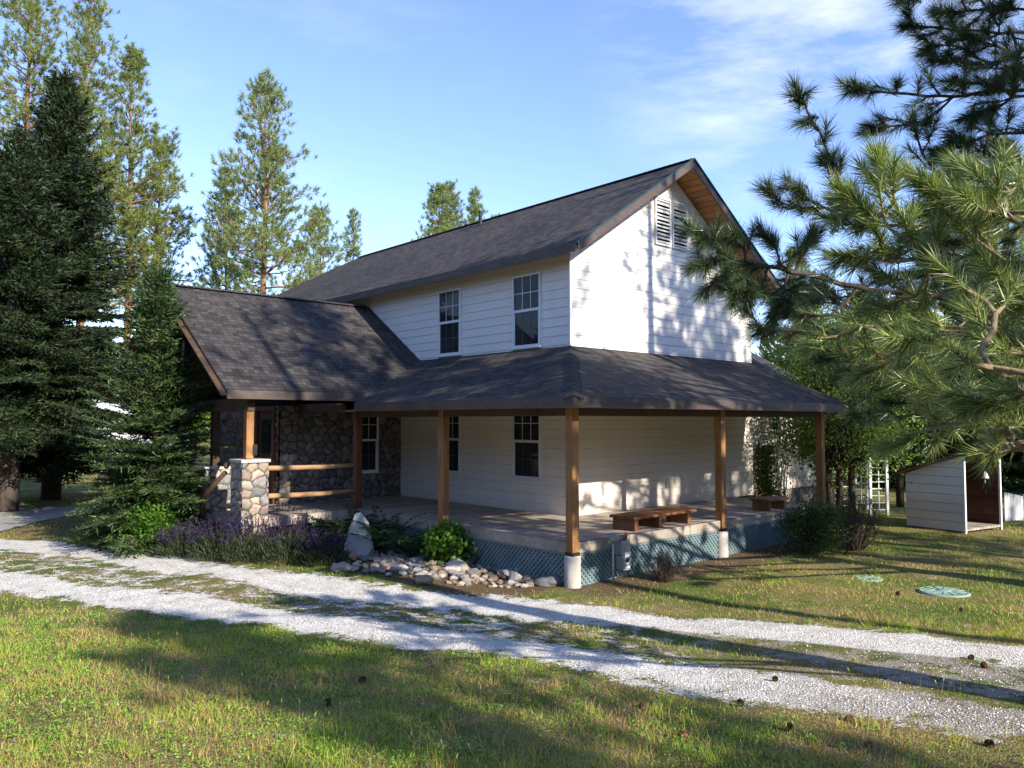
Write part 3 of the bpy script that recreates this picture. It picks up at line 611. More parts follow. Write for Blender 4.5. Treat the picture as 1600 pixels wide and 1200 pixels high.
def lattice(p, q, z0, z1, nrm_):
    """crossed diagonal strips clipped to a rectangle"""
    b = MB(); L = math.dist(p, q); h = z1-z0; ex = Vector(((q[0]-p[0])/L, (q[1]-p[1])/L, 0)); n_ = Vector((*nrm_, 0)); P0 = Vector((p[0], p[1], z0)); sw, pit = .038, .090
    for sg, off in ((1, .0), (-1, .008)):
        t = -h
        while t < L:
            # strip runs from (t,0) to (t+h,h) (or mirrored)
            a0, a1 = t, t+h; y0, y1 = 0., h
            if a0 < 0: y0 = -a0; a0 = 0
            if a1 > L: y1 = h-(a1-L); a1 = L
            if y1-y0 > .02:
                if sg > 0: A_, B_ = P0+ex*a0+Vector((0, 0, y0)), P0+ex*a1+Vector((0, 0, y1))
                else: A_, B_ = P0+ex*a0+Vector((0, 0, h-y0)), P0+ex*a1+Vector((0, 0, h-y1))
                b.bar(A_+n_*off, B_+n_*off, sw, .006, up=n_)
            t += pit
    for z in (z0, z1): b.bar(P0+Vector((0, 0, z-z0))+n_*.016, P0+ex*L+Vector((0, 0, z-z0))+n_*.016, .035, .008, up=n_)
    return b.build('lattice_panel', M['teal'], deck)
lattice((.13, -.012), (3.84, -.012), -.05, .475, (0, -1)); lattice((4.12, -.012), (7.76, -.012), -.05, .475, (0, -1))
lattice((-.012, .13), (-.012, 3.03), -.05, .475, (-1, 0)); lattice((-.012, 3.3), (-.012, 5.95), -.05, .475, (-1, 0))
# windows: frame, sashes, panes, muntins
def window(o, e, n, wd, ht, rows=2, cols=3, lower=False, name='window', split=True):
    """o lower-left corner (u,v,z), e along, n outward"""
    o = Vector(o); e = Vector((*e, 0)); n = Vector((*n, 0)); Z = Vector((0, 0, 1))
    def bx(b, a0, a1, z0, z1, d0, d1):
        p = o+e*a0+n*d0+Z*z0; q = o+e*a1+n*d1+Z*z1; b.box(p, q)
    b = MB(); t = .05
    bx(b, 0, wd, 0, t, -.02, .055); bx(b, 0, wd, ht-t, ht, -.02, .05); bx(b, 0, t, t, ht-t, -.02, .05); bx(b, wd-t, wd, t, ht-t, -.02, .05)
    bx(b, -.015, wd+.015, -.03, -.001, -.02, .075)
    fr = b.build(name, M['white'], H, bevel=.004); iw = wd-2*t
    p = MB(); bx(p, t, wd-t, t, ht-t, .018, .024); p.build('pane', M['glass'], fr)
    if split:
        s = MB(); bx(s, t, wd-t, ht*.5-.025, ht*.5+.03, .02, .044); bx(s, t, t+.025, t, ht*.5-.03, .0245, .036); bx(s, wd-t-.025, wd-t, t, ht*.5-.03, .0245, .036); s.build('sash', M['white'], fr)
        k = MB(); z0 = ht*.5+.03; z1 = ht-t
        for i in range(1, cols): bx(k, t+iw*i/cols-.007, t+iw*i/cols+.007, z0, z1, .0245, .031)
        for i in range(1, rows): bx(k, t, wd-t, z0+(z1-z0)*i/rows-.007, z0+(z1-z0)*i/rows+.007, .0245, .0325)
        k.build('muntin', M['white'], fr)
        k = MB(); z0 = t; z1 = ht*.5-.025
        for i in range(1, cols): bx(k, t+iw*i/cols-.006, t+iw*i/cols+.006, z0, z1, .0242, .0265)
        for i in range(1, rows): bx(k, t, wd-t, z0+(z1-z0)*i/rows-.006, z0+(z1-z0)*i/rows+.006, .0242, .0268)
        k.build('muntin', simple('muntin_behind_screen', (.10, .10, .11), (.15, .15, .155), 3, .6) if 'mscreen' not in M else M['mscreen'], fr)
    return fr
M['mscreen'] = simple('muntin_behind_screen', (.07, .07, .075), (.10, .10, .105), 3, .6)
for v_ in (3.81, 6.36):
    window((UW, v_, 3.97), (0, -1), (-1, 0), .84, 1.5); window((UW, v_, 1.31), (0, -1), (-1, 0), .84, 1.5)
# gable louvres
for u0, u1 in ((4.95, 5.52), (5.57, 6.14)):
    b = MB(); z0, z1 = 6.30, 7.37; t = .045; y = VW
    b.box((u0, y-.055, z0), (u0+t, y+.02, z1)); b.box((u1-t, y-.055, z0), (u1, y+.02, z1)); b.box((u0+t, y-.055, z0), (u1-t, y+.02, z0+t)); b.box((u0+t, y-.055, z1-t), (u1-t, y+.02, z1))
    vt = b.build('gable_vent', M['trim'], H, bevel=.004); s = MB(); z = z0+.085
    while z < z1-.06: s.bar((u0+t, y-.030, z), (u1-t, y-.030, z), .055, .012, up=(0, -.75, .66)); z += .083
    s.build('louvre_slat', M['trim'], vt); k = MB(); k.box((u0+t, y-.012, z0+t), (u1-t, y+.01, z1-t)); k.build('vent_void', M['dark'], vt)
k = MB(); k.box((5.25, VW-.05, 1.03), (5.33, VW-.015, 1.16)); k.build('outlet_box', M['metal'], H, bevel=.008)
# stone work
def stone_panel(w_, h_, seed, cell=.19, res=.018, depth=.045, dull=1.):
    r = np.random.default_rng(seed); gx, gzz = np.meshgrid(np.linspace(0, w_, max(3, int(w_/res))), np.linspace(0, h_, max(3, int(h_/res)))); S = []; y = -cell; row = 0
    while y < h_+cell:
        x = -cell+r.random()*cell
        while x < w_+cell: S.append((x+r.normal()*cell*.2, y+r.normal()*cell*.2)); x += cell*r.uniform(.75, 1.5)
        y += cell*.86
    S = np.array(S); P = np.stack([gx.ravel(), gzz.ravel()], 1); P = P+.012*np.sin(P[:, ::-1]*21+seed)
    d = np.hypot(P[:, None, 0]-S[None, :, 0], (P[:, None, 1]-S[None, :, 1])*1.12); ix = np.argsort(d, 1)[:, :2]; d1 = np.take_along_axis(d, ix[:, :1], 1)[:, 0]; d2 = np.take_along_axis(d, ix[:, 1:2], 1)[:, 0]
    e = d2-d1; hgt = depth*np.sqrt(np.clip((e-.012)/.085, 0, 1)); hgt = np.where(e < .012, 0, hgt)*r.uniform(.6, 1.15, len(S))[ix[:, 0]]
    pal = np.array([(.30, .255, .20), (.24, .225, .205), (.36, .30, .235), (.20, .195, .19), (.40, .315, .235), (.285, .275, .255), (.34, .25, .20)]); cc = pal[r.integers(len(pal), size=len(S))]*r.uniform(.75, 1.25, (len(S), 1))
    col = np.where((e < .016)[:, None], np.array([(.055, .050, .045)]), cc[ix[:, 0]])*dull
    ny_, nx_ = gx.shape; i_ = np.arange(gx.size).reshape(ny_, nx_); q = np.stack([i_[:-1, :-1], i_[:-1, 1:], i_[1:, 1:], i_[1:, :-1]], -1).reshape(-1, 4)
    return np.stack([gx.ravel(), -hgt, gzz.ravel()], 1), q, col
def stone_faces(name, faces, parent):
    Vs = []; Fs = []; Cs = []; n = 0
    for (o_, e_, n_, w_, h_, sd, kw) in faces:
        v, q, c_ = stone_panel(w_, h_, sd, **kw); P = np.array(o_)+v[:, :1]*np.array([*e_, 0])-v[:, 1:2]*np.array([*n_, 0])+v[:, 2:]*np.array([0, 0, 1]); Vs.append(P); Fs.append(q+n); Cs.append(c_); n += len(P)
    return np_obj(name, np.concatenate(Vs), np.concatenate(Fs), M['stone'], parent, smooth=True, color=np.concatenate(Cs))
def pier(u0, u1, v0, v1, z0, z1, sd):
    kw = dict(cell=.20, res=.013)
    q = stone_faces('stone_pier', [((u0-.03, v0, z0), (1, 0), (0, -1), u1-u0+.06, z1-z0, sd, kw), ((u0, v1+.03, z0), (0, -1), (-1, 0), v1-v0+.06, z1-z0, sd+1, kw), ((u1, v0-.03, z0), (0, 1), (1, 0), v1-v0+.06, z1-z0, sd+2, kw), ((u1+.03, v1, z0), (-1, 0), (0, 1), u1-u0+.06, z1-z0, sd+3, kw)], H)
    c = MB(); c.box((u0-.06, v0-.06, z1-.01), (u1+.06, v1+.06, z1+.05)); c.build('pier_cap', M['concrete'], q, bevel=.01); return q
pier(-2.54, -2.09, 5.88, 6.32, -.05, 1.71, 11); pier(-2.52, -2.03, 7.66, 8.14, -.05, 1.50, 21); pier(-2.6, -2.05, 10.9, 11.5, -.05, 1.6, 31)
q = post(-2.35, 6.1, 1.77, 2.7, M['cedar']); k = MB(); k.box((-2.30, 6.018, 1.83), (-2.21, 6.027, 2.03)); k.build('post_plate', M['black'], q)
post(-2.27, 7.9, 1.56, 2.7, M['beam']); post(-2.3, 11.2, 1.66, 2.7, M['beam'])
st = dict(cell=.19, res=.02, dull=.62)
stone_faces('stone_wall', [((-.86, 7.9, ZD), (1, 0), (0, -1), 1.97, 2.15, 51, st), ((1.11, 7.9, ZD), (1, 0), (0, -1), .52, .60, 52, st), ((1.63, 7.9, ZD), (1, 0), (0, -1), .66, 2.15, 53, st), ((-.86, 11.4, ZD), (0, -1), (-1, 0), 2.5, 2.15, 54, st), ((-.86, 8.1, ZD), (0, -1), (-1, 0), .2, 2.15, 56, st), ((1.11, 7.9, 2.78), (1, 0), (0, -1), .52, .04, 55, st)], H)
k = MB(); k.box((-.8, 7.93, ZD), (UW-.01, 11.3, 3.2)); k.build('vestibule_core', M['dark'], H)
window((1.1, 7.9, 1.27), (1, 0), (0, -1), .54, 1.5, 2, 2)
b = MB(); 
for v0, v1 in ((8.04, 8.14), (8.92, 9.02)): b.box((-.93, v0, ZD), (-.80, v1, 2.8))
b.box((-.93, 8.141, 2.7), (-.80, 8.919, 2.8)); df = b.build('door_frame', M['redwood'], H)
b = MB(); b.box((-.88, 8.145, ZD+.01), (-.83, 8.915, 2.695)); dr = b.build('entry_door', M['beam'], H); b = MB(); b.box((-.888, 8.3, 1.75), (-.876, 8.75, 2.5)); b.build('door_glass', M['glass'], dr)
b = MB(); b.tube([(-.885, 8.24, 1.66), (-.93, 8.24, 1.66), (-.93, 8.33, 1.66)], [.012]*3, 8); b.box((-.886, 8.20, 1.55), (-.874, 8.27, 1.78)); b.build('door_handle', M['brass'], dr)
for z in (1.56, 1.03):
    b = MB(); b.tube([(-2.1, 6.08, z+.015), (-1.5, 6.09, z), (-.8, 6.08, z-.01), (-.05, 6.1, z)], [.050, .052, .048, .045], 12); b.build('log_rail', M['log'], H, True)
b = MB(); b.tube([(-2.62, 6.5, 1.5), (-2.75, 7.1, 1.05), (-2.78, 7.5, .75)], [.045, .045, .04], 9); b.tube([(-2.62, 6.45, 1.62), (-2.4, 7.0, 1.63), (-2.3, 7.6, 1.6)], [.05, .05, .045], 9); b.build('step_handrail', M['beam'], H, True)
b = MB(); b.box((-.55, 5.98, 2.80), (-.43, 6.05, 2.83)); b.build('beam_end', M['log'], H)
# rear wing
WV = 3.4; w = MB(); siding(w, (UR+.02, WV), (1, 0), (0, -1), .5, 3.0, lambda z: (0, 6.8)); siding(w, (15.6, WV), (0, 1), (1, 0), .5, 3.0, lambda z: (0, 6)); wing = w.build('wing_wall', [M['wall'], M['lap_shadow']], H)
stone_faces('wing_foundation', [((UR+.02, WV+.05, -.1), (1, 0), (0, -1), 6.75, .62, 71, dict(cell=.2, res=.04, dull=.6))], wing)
w = MB(); slab(w, [(UR+.03, WV-.45, 2.98), (16.0, WV-.45, 2.98), (16.0, 7.2, 5.35), (UR+.03, 7.2, 5.35)], .13, (1, 0, 0)); slab(w, [(UR+.03, 7.202, 5.35), (16., 7.202, 5.35), (16., 11., 2.98), (UR+.03, 11., 2.98)], .13, (1, 0, 0)); w.build('wing_roof', [M['shingle'], M['fascia'], M['ceil']], H)
a0 = un_v(1203, 674, WV); a1 = un_v(1217, 646, WV); window((a0[0], WV, a0[1]), (1, 0), (0, -1), a1[0]-a0[0], a1[1]-a0[1], split=True, rows=1, cols=2)
a0 = un_v(1247, 716, WV); a1 = un_v(1266, 650, WV); window((a0[0], WV, a0[1]), (1, 0), (0, -1), a1[0]-a0[0], 1.3, rows=1, cols=2)

# ------------------------------------------------------------------ things on and around the porch
def bench(u0, u1, v0, v1, legs, label):
    c = W((u0+u1)/2, (v0+v1)/2, ZD); t = thing('bench', label, 'bench', c, HROT, 'low plank benches on the deck'); L = (u1-u0)/2; D = (v1-v0)/2
    b = MB(); b.box((-L, -D, .195), (L, D, .245)); b.build('seat', M['bench'], t, bevel=.01)
    for x in legs:
        b = MB(); b.box((x-.05, -D+.035, 0), (x+.05, D-.035, .1945)); b.build('leg', M['bench'], t, bevel=.006)
bench(1.52, 3.28, .04, .58, (-.78, -.12, .70), 'long low wooden bench on three block legs near the gas meter')
bench(5.74, 6.54, .02, .46, (-.30, .30), 'short low wooden bench on two block legs near the far porch post')
# gas meter
u0 = un_v(958, 880, -.2)[0]; gm = thing('gas_meter', 'grey gas meter on a riser pipe in front of the teal lattice', 'gas meter', W(u0, -.20, 0), HROT)
b = MB(); b.tube([(0, 0, -.1), (0, 0, .60)], [.017]*2, 9); b.build('riser_pipe', M['metal'], gm, True)
b = MB(); b.tube([(0, 0, .60), (0, 0, .66), (.02, 0, .70), (.10, 0, .72)], [.03, .035, .03, .022], 9); b.lathe([(.03, .63), (.085, .645), (.095, .68), (.085, .71), (.03, .73), (.03, .76)], 16, c=(.0, -.02)); b.build('regulator', M['meter'], gm, True)
b = MB(); b.tube([(.09, 0, .71), (.15, 0, .71), (.17, 0, .66), (.17, 0, .60)], [.02]*4, 9); b.tube([(.27, 0, .60), (.27, 0, .69), (.31, 0, .72), (.33, 0, .70), (.33, .05, .55)], [.02]*5, 9); b.build('union_pipe', M['rust'], gm, True)
b = MB(); b.box((.12, -.09, .40), (.32, .09, .62)); mbody = b.build('meter_body', M['meter'], gm, bevel=.03)
b = MB(); b.box((.13, -.10, .17), (.31, .06, .395)); b.build('index_box', M['meter'], gm, bevel=.015)
for q_ in (((.16, -.106, .385), (.30, -.092, .45)), ((.17, -.108, .21), (.27, -.101, .245)), ((.17, -.108, .27), (.27, -.101, .285))): b = MB(); b.box(*q_); b.build('index_plate', M['plate'], gm)
b = MB(); b.lathe([(.032, 0), (.032, .008)], 14); q = b.build('dial', M['black'], gm); q.location = (.22, -.102, .335); q.rotation_euler = (PI/2, 0, 0)
# septic lids
for px, rad, lb in (((1475, 925), .34, 'larger round green plastic access lid lying in the lawn, nearer the camera'), ((1352, 901), .27, 'smaller round green plastic access lid in the lawn, nearer the house')):
    p = G(*px); b = MB(); b.lathe([(rad, -.05), (rad, .03), (rad-.02, .045), (rad*.9, .05), (rad*.88, .042), (rad*.3, .052), (rad*.28, .06), (.02, .062)], 36)
    for k in range(12): b.bar((rad*.32*math.cos(k*PI/6), rad*.32*math.sin(k*PI/6), .05), (rad*.86*math.cos(k*PI/6), rad*.86*math.sin(k*PI/6), .048), .012, .012)
    q = b.build('septic_lid', M['lid'], None, True); q.location = p-Vector((0, 0, .045 if rad < .3 else .012)); tag(q, lb, 'lid', 'round septic lids in the lawn')

# ------------------------------------------------------------------ conifers and other trees
gnd = lambda X, Y: Vector((X, Y, float(slope(Y))))
def px_tree(px, Y): return gnd((px-800)/F*Y, Y)
# two big dark spruces at the left
def spruce(loc, label, cat, group, seed, h, rad, z0, mat, name='spruce_tree', rz=0, bark='barkS', **kw):
    t = thing(name, label, cat, loc, rz, group); mb, v, f = spruce_mesh(seed, h, rad, z0, mat, **kw)
    mb.build('trunk', M[bark], t, True); np_obj('crown', v, f, M[mat], t); return t
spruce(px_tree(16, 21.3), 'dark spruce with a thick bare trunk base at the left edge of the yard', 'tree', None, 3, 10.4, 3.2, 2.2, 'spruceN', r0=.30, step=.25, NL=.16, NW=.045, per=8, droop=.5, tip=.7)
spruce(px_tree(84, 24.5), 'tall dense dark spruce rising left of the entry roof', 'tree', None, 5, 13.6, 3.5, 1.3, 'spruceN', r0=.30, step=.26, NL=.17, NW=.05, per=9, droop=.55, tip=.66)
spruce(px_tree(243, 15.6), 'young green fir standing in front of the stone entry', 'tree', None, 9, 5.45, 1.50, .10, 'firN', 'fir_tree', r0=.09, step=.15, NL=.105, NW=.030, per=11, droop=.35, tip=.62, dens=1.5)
# pines behind the house and at the left
PN = 'pines behind the house and spruces'
pine_tree(px_tree(30, 40), 'tall pine filling the top left corner, partly cut by the frame', 41, 27, .30, 3.6, group=PN, r0=.30, topsharp=.55)
pine_tree(px_tree(122, 42), 'tall pine with bushy crown reaching the top edge, right of the corner pine', 42, 26, .34, 3.3, group=PN, r0=.30, topsharp=.5)
pine_tree(px_tree(196, 43), 'slim tall pine with orange bark and pointed top left of the entry roof', 43, 23.6, .38, 2.6, group=PN, r0=.27, topsharp=.6, dens=1.15)
pine_tree(px_tree(232, 45), 'leaning bare stemmed pine with orange bark just right of the slim pine', 44, 19.2, .45, 2.5, group=PN, r0=.26, lean=(.5, 0), topsharp=.5, dens=1.1)
pine_tree(px_tree(408, 40), 'tallest open crowned pine rising alone behind the entry roof', 45, 20.6, .26, 4.3, 'needleFar', group=PN, r0=.27, topsharp=.72)
pine_tree(px_tree(350, 46), 'shorter pine close to the left of the open crowned pine', 46, 17.6, .25, 2.7, 'needleFar', group=PN, r0=.2)
pine_tree(px_tree(497, 50), 'small pine to the right of the open crowned pine', 47, 16.2, .3, 3.4, 'needleFar', group=PN, r0=.2)
pine_tree(px_tree(548, 52), 'thin spindly pine with a sparse pointed tip nearest the main roof', 48, 16.6, .3, 2.4, 'needleFar', group=PN, r0=.17, topsharp=1.2, dens=.8)
pine_tree(px_tree(684, 58), 'leftmost of the dense pine tops above the roof ridge', 49, 20.2, .3, 3.0, 'needleFar', group=PN, topsharp=.6, dens=1.3)
pine_tree(px_tree(704, 61), 'dense pine top second from the left above the roof ridge', 50, 21.0, .3, 2.6, 'needleFar', group=PN, topsharp=.6, dens=1.3)
pine_tree(px_tree(741, 60), 'narrow pine top standing apart above the roof ridge', 51, 20.4, .3, 1.8, 'needleFar', group=PN, topsharp=.6, dens=1.3)
pine_tree(px_tree(776, 66), 'low pine tip just showing over the roof ridge beside the vent pipe', 52, 20.2, .3, 2.2, 'needleFar', group=PN)
# conifers in the right background
RB = 'conifers beyond the shed and arbor'
for i, (px, Y, h, rad, lb) in enumerate(((1585, 27, 8.2, 2.9, 'broad green conifer at the right edge behind the shed'), (1500, 32, 8.6, 2.8, 'green conifer directly behind the shed roof'), (1420, 30, 7.6, 2.6, 'dark conifer between the arbor and the shed'), (1345, 34, 8.4, 2.6, 'conifer rising behind the arbor'), (1265, 38, 9.2, 2.5, 'pointed conifer behind the rear wing roof'), (1650, 34, 11.5, 3.4, 'large conifer beyond the right edge of the yard'))):
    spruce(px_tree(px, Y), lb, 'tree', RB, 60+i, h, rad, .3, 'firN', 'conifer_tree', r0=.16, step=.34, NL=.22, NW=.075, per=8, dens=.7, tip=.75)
for i, (px, Y, h, lb) in enumerate(((1480, 44, 15.5, 'tall pine far behind the shed'), (1245, 50, 13.5, 'pine far behind the rear wing'), (1580, 40, 17, 'tall pine far behind the right end of the shed'))):
    pine_tree(px_tree(px, Y), lb, 80+i, h, .2, 3.2, 'needleFar', RB, r0=.2, dens=1.2)
# broad leaved trees
def wl(px, Y): return px_tree(px, Y)
leafy('deciduous_tree', wl(1318, 19.2), 'leafy broad leaved tree over the far corner of the porch', 'tree', 101, 5.6, 1.75, 'leaf', nleaf=26000, L=.08, r0=.10, zb=.16, stems=3, clumps=90)
leafy('deciduous_tree', wl(1296, 21.6), 'slender leafy tree against the white rear wing', 'tree', 102, 5.2, .95, 'leafDark', nleaf=7000, L=.09, r0=.06, zb=.12, stems=2)
leafy('deciduous_tree', wl(1395, 22.5), 'leafy tree shading the white arbor', 'tree', 103, 5.6, 1.7, 'leafDark', nleaf=12000, L=.11, r0=.10, zb=.38, stems=2, clumps=80)
for i, (px, Y, h, lb) in enumerate(((352, 36, 5.6, 'bright leafy tree with pale trunk seen through the entry porch'), (374, 39, 6.2, 'leafy tree with white trunk seen beside the entry post'), (300, 41, 6.8, 'leafy tree behind the young fir and entry piers'), (150, 46, 6.5, 'leafy tree beyond the white outbuilding'))):
    leafy('birch_tree', wl(px, Y), lb, 'tree', 110+i, h, 1.8, 'leaf', 'barkB', 'pale stemmed trees beyond the entry', nleaf=7000, L=.17, r0=.13, zb=.32, stems=2)
# far wood on the horizon; unseen nearer ring behind camera added to cut sky light
n = 90000; th = rng.uniform(-PI, PI, n); bk = np.abs(th) > 1.15; R = np.where(bk, 34+14*rng.random(n), 95+35*rng.random(n)); hh = np.where(bk, 8.5, 6.5)+3*np.sin(th*23)+2.2*np.sin(th*61+1)+1.5*np.sin(th*140)
zz = rng.random(n)**.8*np.maximum(hh, 2)*(1.3-.3*rng.random(n))
v, f = leaves(np.stack([np.sin(th)*R, np.cos(th)*R, zz], -1), rng.normal(size=(n, 3))+np.array([0, 0, .6]), rng.uniform(.8, 1.8, n), .8)
tag(np_obj('distant_wood', v, f, M['moss']), 'dark far off wood along the horizon and an added unseen ring behind the camera', 'wood', kind='stuff')

# ---- long needled pines whose limbs reach in from the right
def shoots(acc, tip, d, L, n, r, NL=.17, NW=.0042, dry=False):
    d = nrm(np.asarray(d, float)); n = int(n*.92); t = r.random(n)**.75; B = np.asarray(tip)-d*(1-t)[:, None]*L
    rad = nrm(np.cross(np.broadcast_to(d, (n, 3)), r.normal(size=(n, 3)))); sp_ = .95-.55*t**2+r.normal(size=n)*.16
    D = d*np.cos(sp_)[:, None]+rad*np.sin(sp_)[:, None]+np.array([0, 0, -.10])
    (acc['dry'] if dry else acc['green']).append((B, D, NL*r.uniform(.72, 1.1, n)*(.85+.3*t), np.full(n, NW)))
def limb(mb, acc, pts, r0, r1, r, twig=.2, t0=.25, tl=(.25, .6), ns=170, bare=0., NL=.17, NW=.0066, side=1.0, ends=3):
    P = [np.array(p) for p in pts]; Q = []
    for i in range(len(P)-1):                     # Catmull-Rom through the points
        a = P[max(i-1, 0)]; b = P[i]; c = P[i+1]; e = P[min(i+2, len(P)-1)]
        m = max(3, int(np.linalg.norm(c-b)/.14))
        for k in range(m):
            t = k/m; Q.append(.5*((2*b)+(c-a)*t+(2*a-5*b+4*c-e)*t*t+(3*b-a-3*c+e)*t**3))
    Q.append(P[-1]); Q = np.array(Q); Q[1:-1] += r.normal(size=(len(Q)-2, 3))*.008
    N = len(Q); mb.tube(Q, [r0+(r1-r0)*i/(N-1) for i in range(N)], 7)
    L = np.concatenate([[0], np.cumsum(np.linalg.norm(np.diff(Q, axis=0), axis=1))]); tot = L[-1]; s = tot*t0; sg = 1
    while s < tot-.05:
        i = min(np.searchsorted(L, s), N-1); tg = nrm(Q[min(i+1, N-1)]-Q[max(i-1, 0)]); frac = s/tot
        lat = nrm(np.cross(tg, [0, 0, 1.])+r.normal(size=3)*.35)*sg; sg = -sg
        d = nrm(tg*r.uniform(.35, .9)+lat*side*r.uniform(.5, 1)+np.array([0, 0, r.uniform(-.1, .55)])); ln = r.uniform(*tl)*(1.15-.6*frac)
        e = Q[i]+d*ln; k1 = Q[i]+d*ln*.55+np.array([0, 0, -.02]); e = e+np.array([0, 0, .10*ln])
        mb.tube([Q[i], k1, e], [r1+.006, .007, .005], 5, cap=False)
        shoots(acc, e+d*.05, d+np.array([0, 0, .15]), r.uniform(.16, .32), int(ns*r.uniform(.7, 1.2)), r, NL, NW)
        if r.random() < .6:
            d2 = nrm(d+r.normal(size=3)*.6); e2 = k1+d2*ln*.4; mb.tube([k1, e2], [.006, .004], 4, cap=False); shoots(acc, e2, d2, .18, int(ns*.65), r, NL, NW)
        if r.random() < .07: shoots(acc, k1, -d+np.array([0, 0, -.9]), .10, 60, r, NL*.9, NW, True)
        s += twig*r.uniform(.7, 1.3)
    d = nrm(Q[-1]-Q[-3])
    for k in range(ends): dd = nrm(d+r.normal(size=3)*.38*(k > 0)); shoots(acc, Q[-1]+dd*.12, dd, .28, ns, r, NL, NW)
def flush(t, acc, mat='needleNear'):
    for key, m_, nm in (('green', mat, 'needles'), ('dry', 'needleDry', 'dry_needles')):
        if acc[key]:
            B, D, L, Wd = (np.concatenate(x) for x in zip(*acc[key])); v, f = blades(B, D, L, Wd); np_obj(nm, v, f, M[m_], t)
def T(*ps): return [at(*p) for p in ps]
# tree one: beside the photographer, throws the trunk shadow across the driveway
P1 = gnd(6.6, 3.4); t1 = thing('pine_tree', 'near pine reaching in from the right with bright sunlit long needles', 'tree', (0, 0, 0)); mb = MB(); acc = {'green': [], 'dry': []}; r = np.random.default_rng(201)
tr1 = lambda z: np.array([P1.x+.05*z, P1.y+.03*z, z]); mb.tube([tr1(z) for z in np.linspace(float(P1.z)-.3, 15, 12)], [.28-.24*q for q in np.linspace(0, 1, 12)], 14)
L1 = [tr1(3.0)]+T((1650, 590, 4.3), (1552, 492, 4.7), (1502, 442, 5.0), (1458, 408, 5.2))
limb(mb, acc, L1, .028, .016, r, t0=.62, twig=.22, ns=150)
limb(mb, acc, T((1502, 442, 5.0), (1440, 385, 5.2), (1395, 320, 5.3), (1376, 262, 5.35)), .018, .009, r, t0=.15, twig=.15, tl=(.2, .42), ns=190, ends=4)
limb(mb, acc, T((1458, 408, 5.2), (1390, 405, 5.3), (1325, 400, 5.4)), .014, .007, r, t0=.1, twig=.16, tl=(.18, .36), ns=170)
limb(mb, acc, T((1440, 385, 5.2), (1385, 355, 5.25), (1340, 318, 5.3)), .012, .007, r, t0=.1, twig=.16, tl=(.15, .32), ns=170)
limb(mb, acc, [tr1(3.9)]+T((1660, 330, 4.7), (1580, 300, 5.0), (1520, 268, 5.3)), .03, .009, r, t0=.5, twig=.15, tl=(.2, .45), ns=180, ends=4)
limb(mb, acc, T((1580, 300, 5.0), (1470, 305, 5.3), (1430, 282, 5.4)), .012, .007, r, t0=.2, twig=.17, tl=(.15, .35), ns=160)
limb(mb, acc, [tr1(3.6)]+T((1680, 440, 4.8), (1580, 415, 5.2), (1530, 360, 5.5)), .025, .009, r, t0=.5, twig=.16, tl=(.2, .42), ns=170)
limb(mb, acc, [tr1(2.7)]+T((1680, 700, 4.8), (1583, 682, 5.3), (1502, 664, 5.7), (1440, 672, 6.0), (1405, 690, 6.1)), .034, .010, r, t0=.5, twig=.17, tl=(.2, .5), ns=130)
limb(mb, acc, T((1583, 682, 5.3), (1540, 640, 5.6), (1480, 610, 5.9), (1425, 600, 6.1)), .016, .008, r, t0=.1, twig=.17, tl=(.2, .45), ns=130)
limb(mb, acc, [tr1(3.0)]+T((1700, 560, 4.6), (1570, 525, 5.3), (1450, 508, 6.0), (1340, 515, 6.5), (1270, 540, 6.8)), .034, .009, r, t0=.45, twig=.17, tl=(.2, .5), ns=140)
limb(mb, acc, T((1450, 508, 6.0), (1400, 560, 6.2), (1350, 585, 6.4)), .014, .007, r, t0=.1, twig=.16, tl=(.2, .4), ns=130)
limb(mb, acc, [tr1(2.85)]+T((1700, 620, 4.9), (1600, 600, 5.4), (1530, 560, 5.8), (1480, 545, 6.1)), .024, .009, r, t0=.45, twig=.17, tl=(.2, .45), ns=140)
for ps in (((1552, 492, 4.7), (1500, 520, 5.0), (1430, 530, 5.2)), ((1580, 415, 5.2), (1500, 350, 5.3), (1475, 320, 5.4)), ((1650, 590, 4.4), (1590, 620, 4.8), (1520, 625, 5.0)), ((1640, 380, 4.6), (1590, 350, 4.8), (1560, 320, 5.0)), ((1458, 408, 5.2), (1430, 460, 5.4), (1380, 480, 5.6)), ((1395, 320, 5.3), (1350, 350, 5.4), (1310, 345, 5.5)), ((1650, 500, 4.6), (1600, 470, 4.9), (1570, 440, 5.1)), ((1530, 360, 5.4), (1560, 330, 5.5), (1590, 290, 5.6))):
    limb(mb, acc, T(*ps), .014, .007, r, t0=.1, twig=.14, tl=(.15, .38), ns=170)
# rest of its crown, out of the picture to the right and above
for k in range(30):
    z = 9.2+k*.19; a = r.uniform(-1.9, 1.9)*(.75) ; Lb = (2.9-.13*k*.6)*r.uniform(.65, 1.1); b0 = tr1(z); d = np.array([math.cos(a+ (0 if k % 2 else PI*.9)), math.sin(a+(0 if k % 2 else PI*.9)), .15])
    if d[0] < -.2 and d[1] > -.2: d = d*np.array([-1, 1, 1])
    limb(mb, acc, [b0, b0+d*Lb*.5, b0+d*Lb+np.array([0, 0, .3])], .03, .008, r, t0=.3, twig=.30, tl=(.3, .7), ns=46, NW=.009, NL=.2)
for q in ((4.9, .9, 5.0), (5.9, .5, 4.5), (4.2, 2.4, 5.6)):
    q = np.array(q); b0 = tr1(q[2]-.3); limb(mb, acc, [b0, b0*.5+q*.5, q], .035, .01, r, t0=.4, twig=.28, tl=(.3, .6), ns=60, NW=.008, NL=.2)
mb.build('trunk', M['barkY'], t1, True); flush(t1, acc)
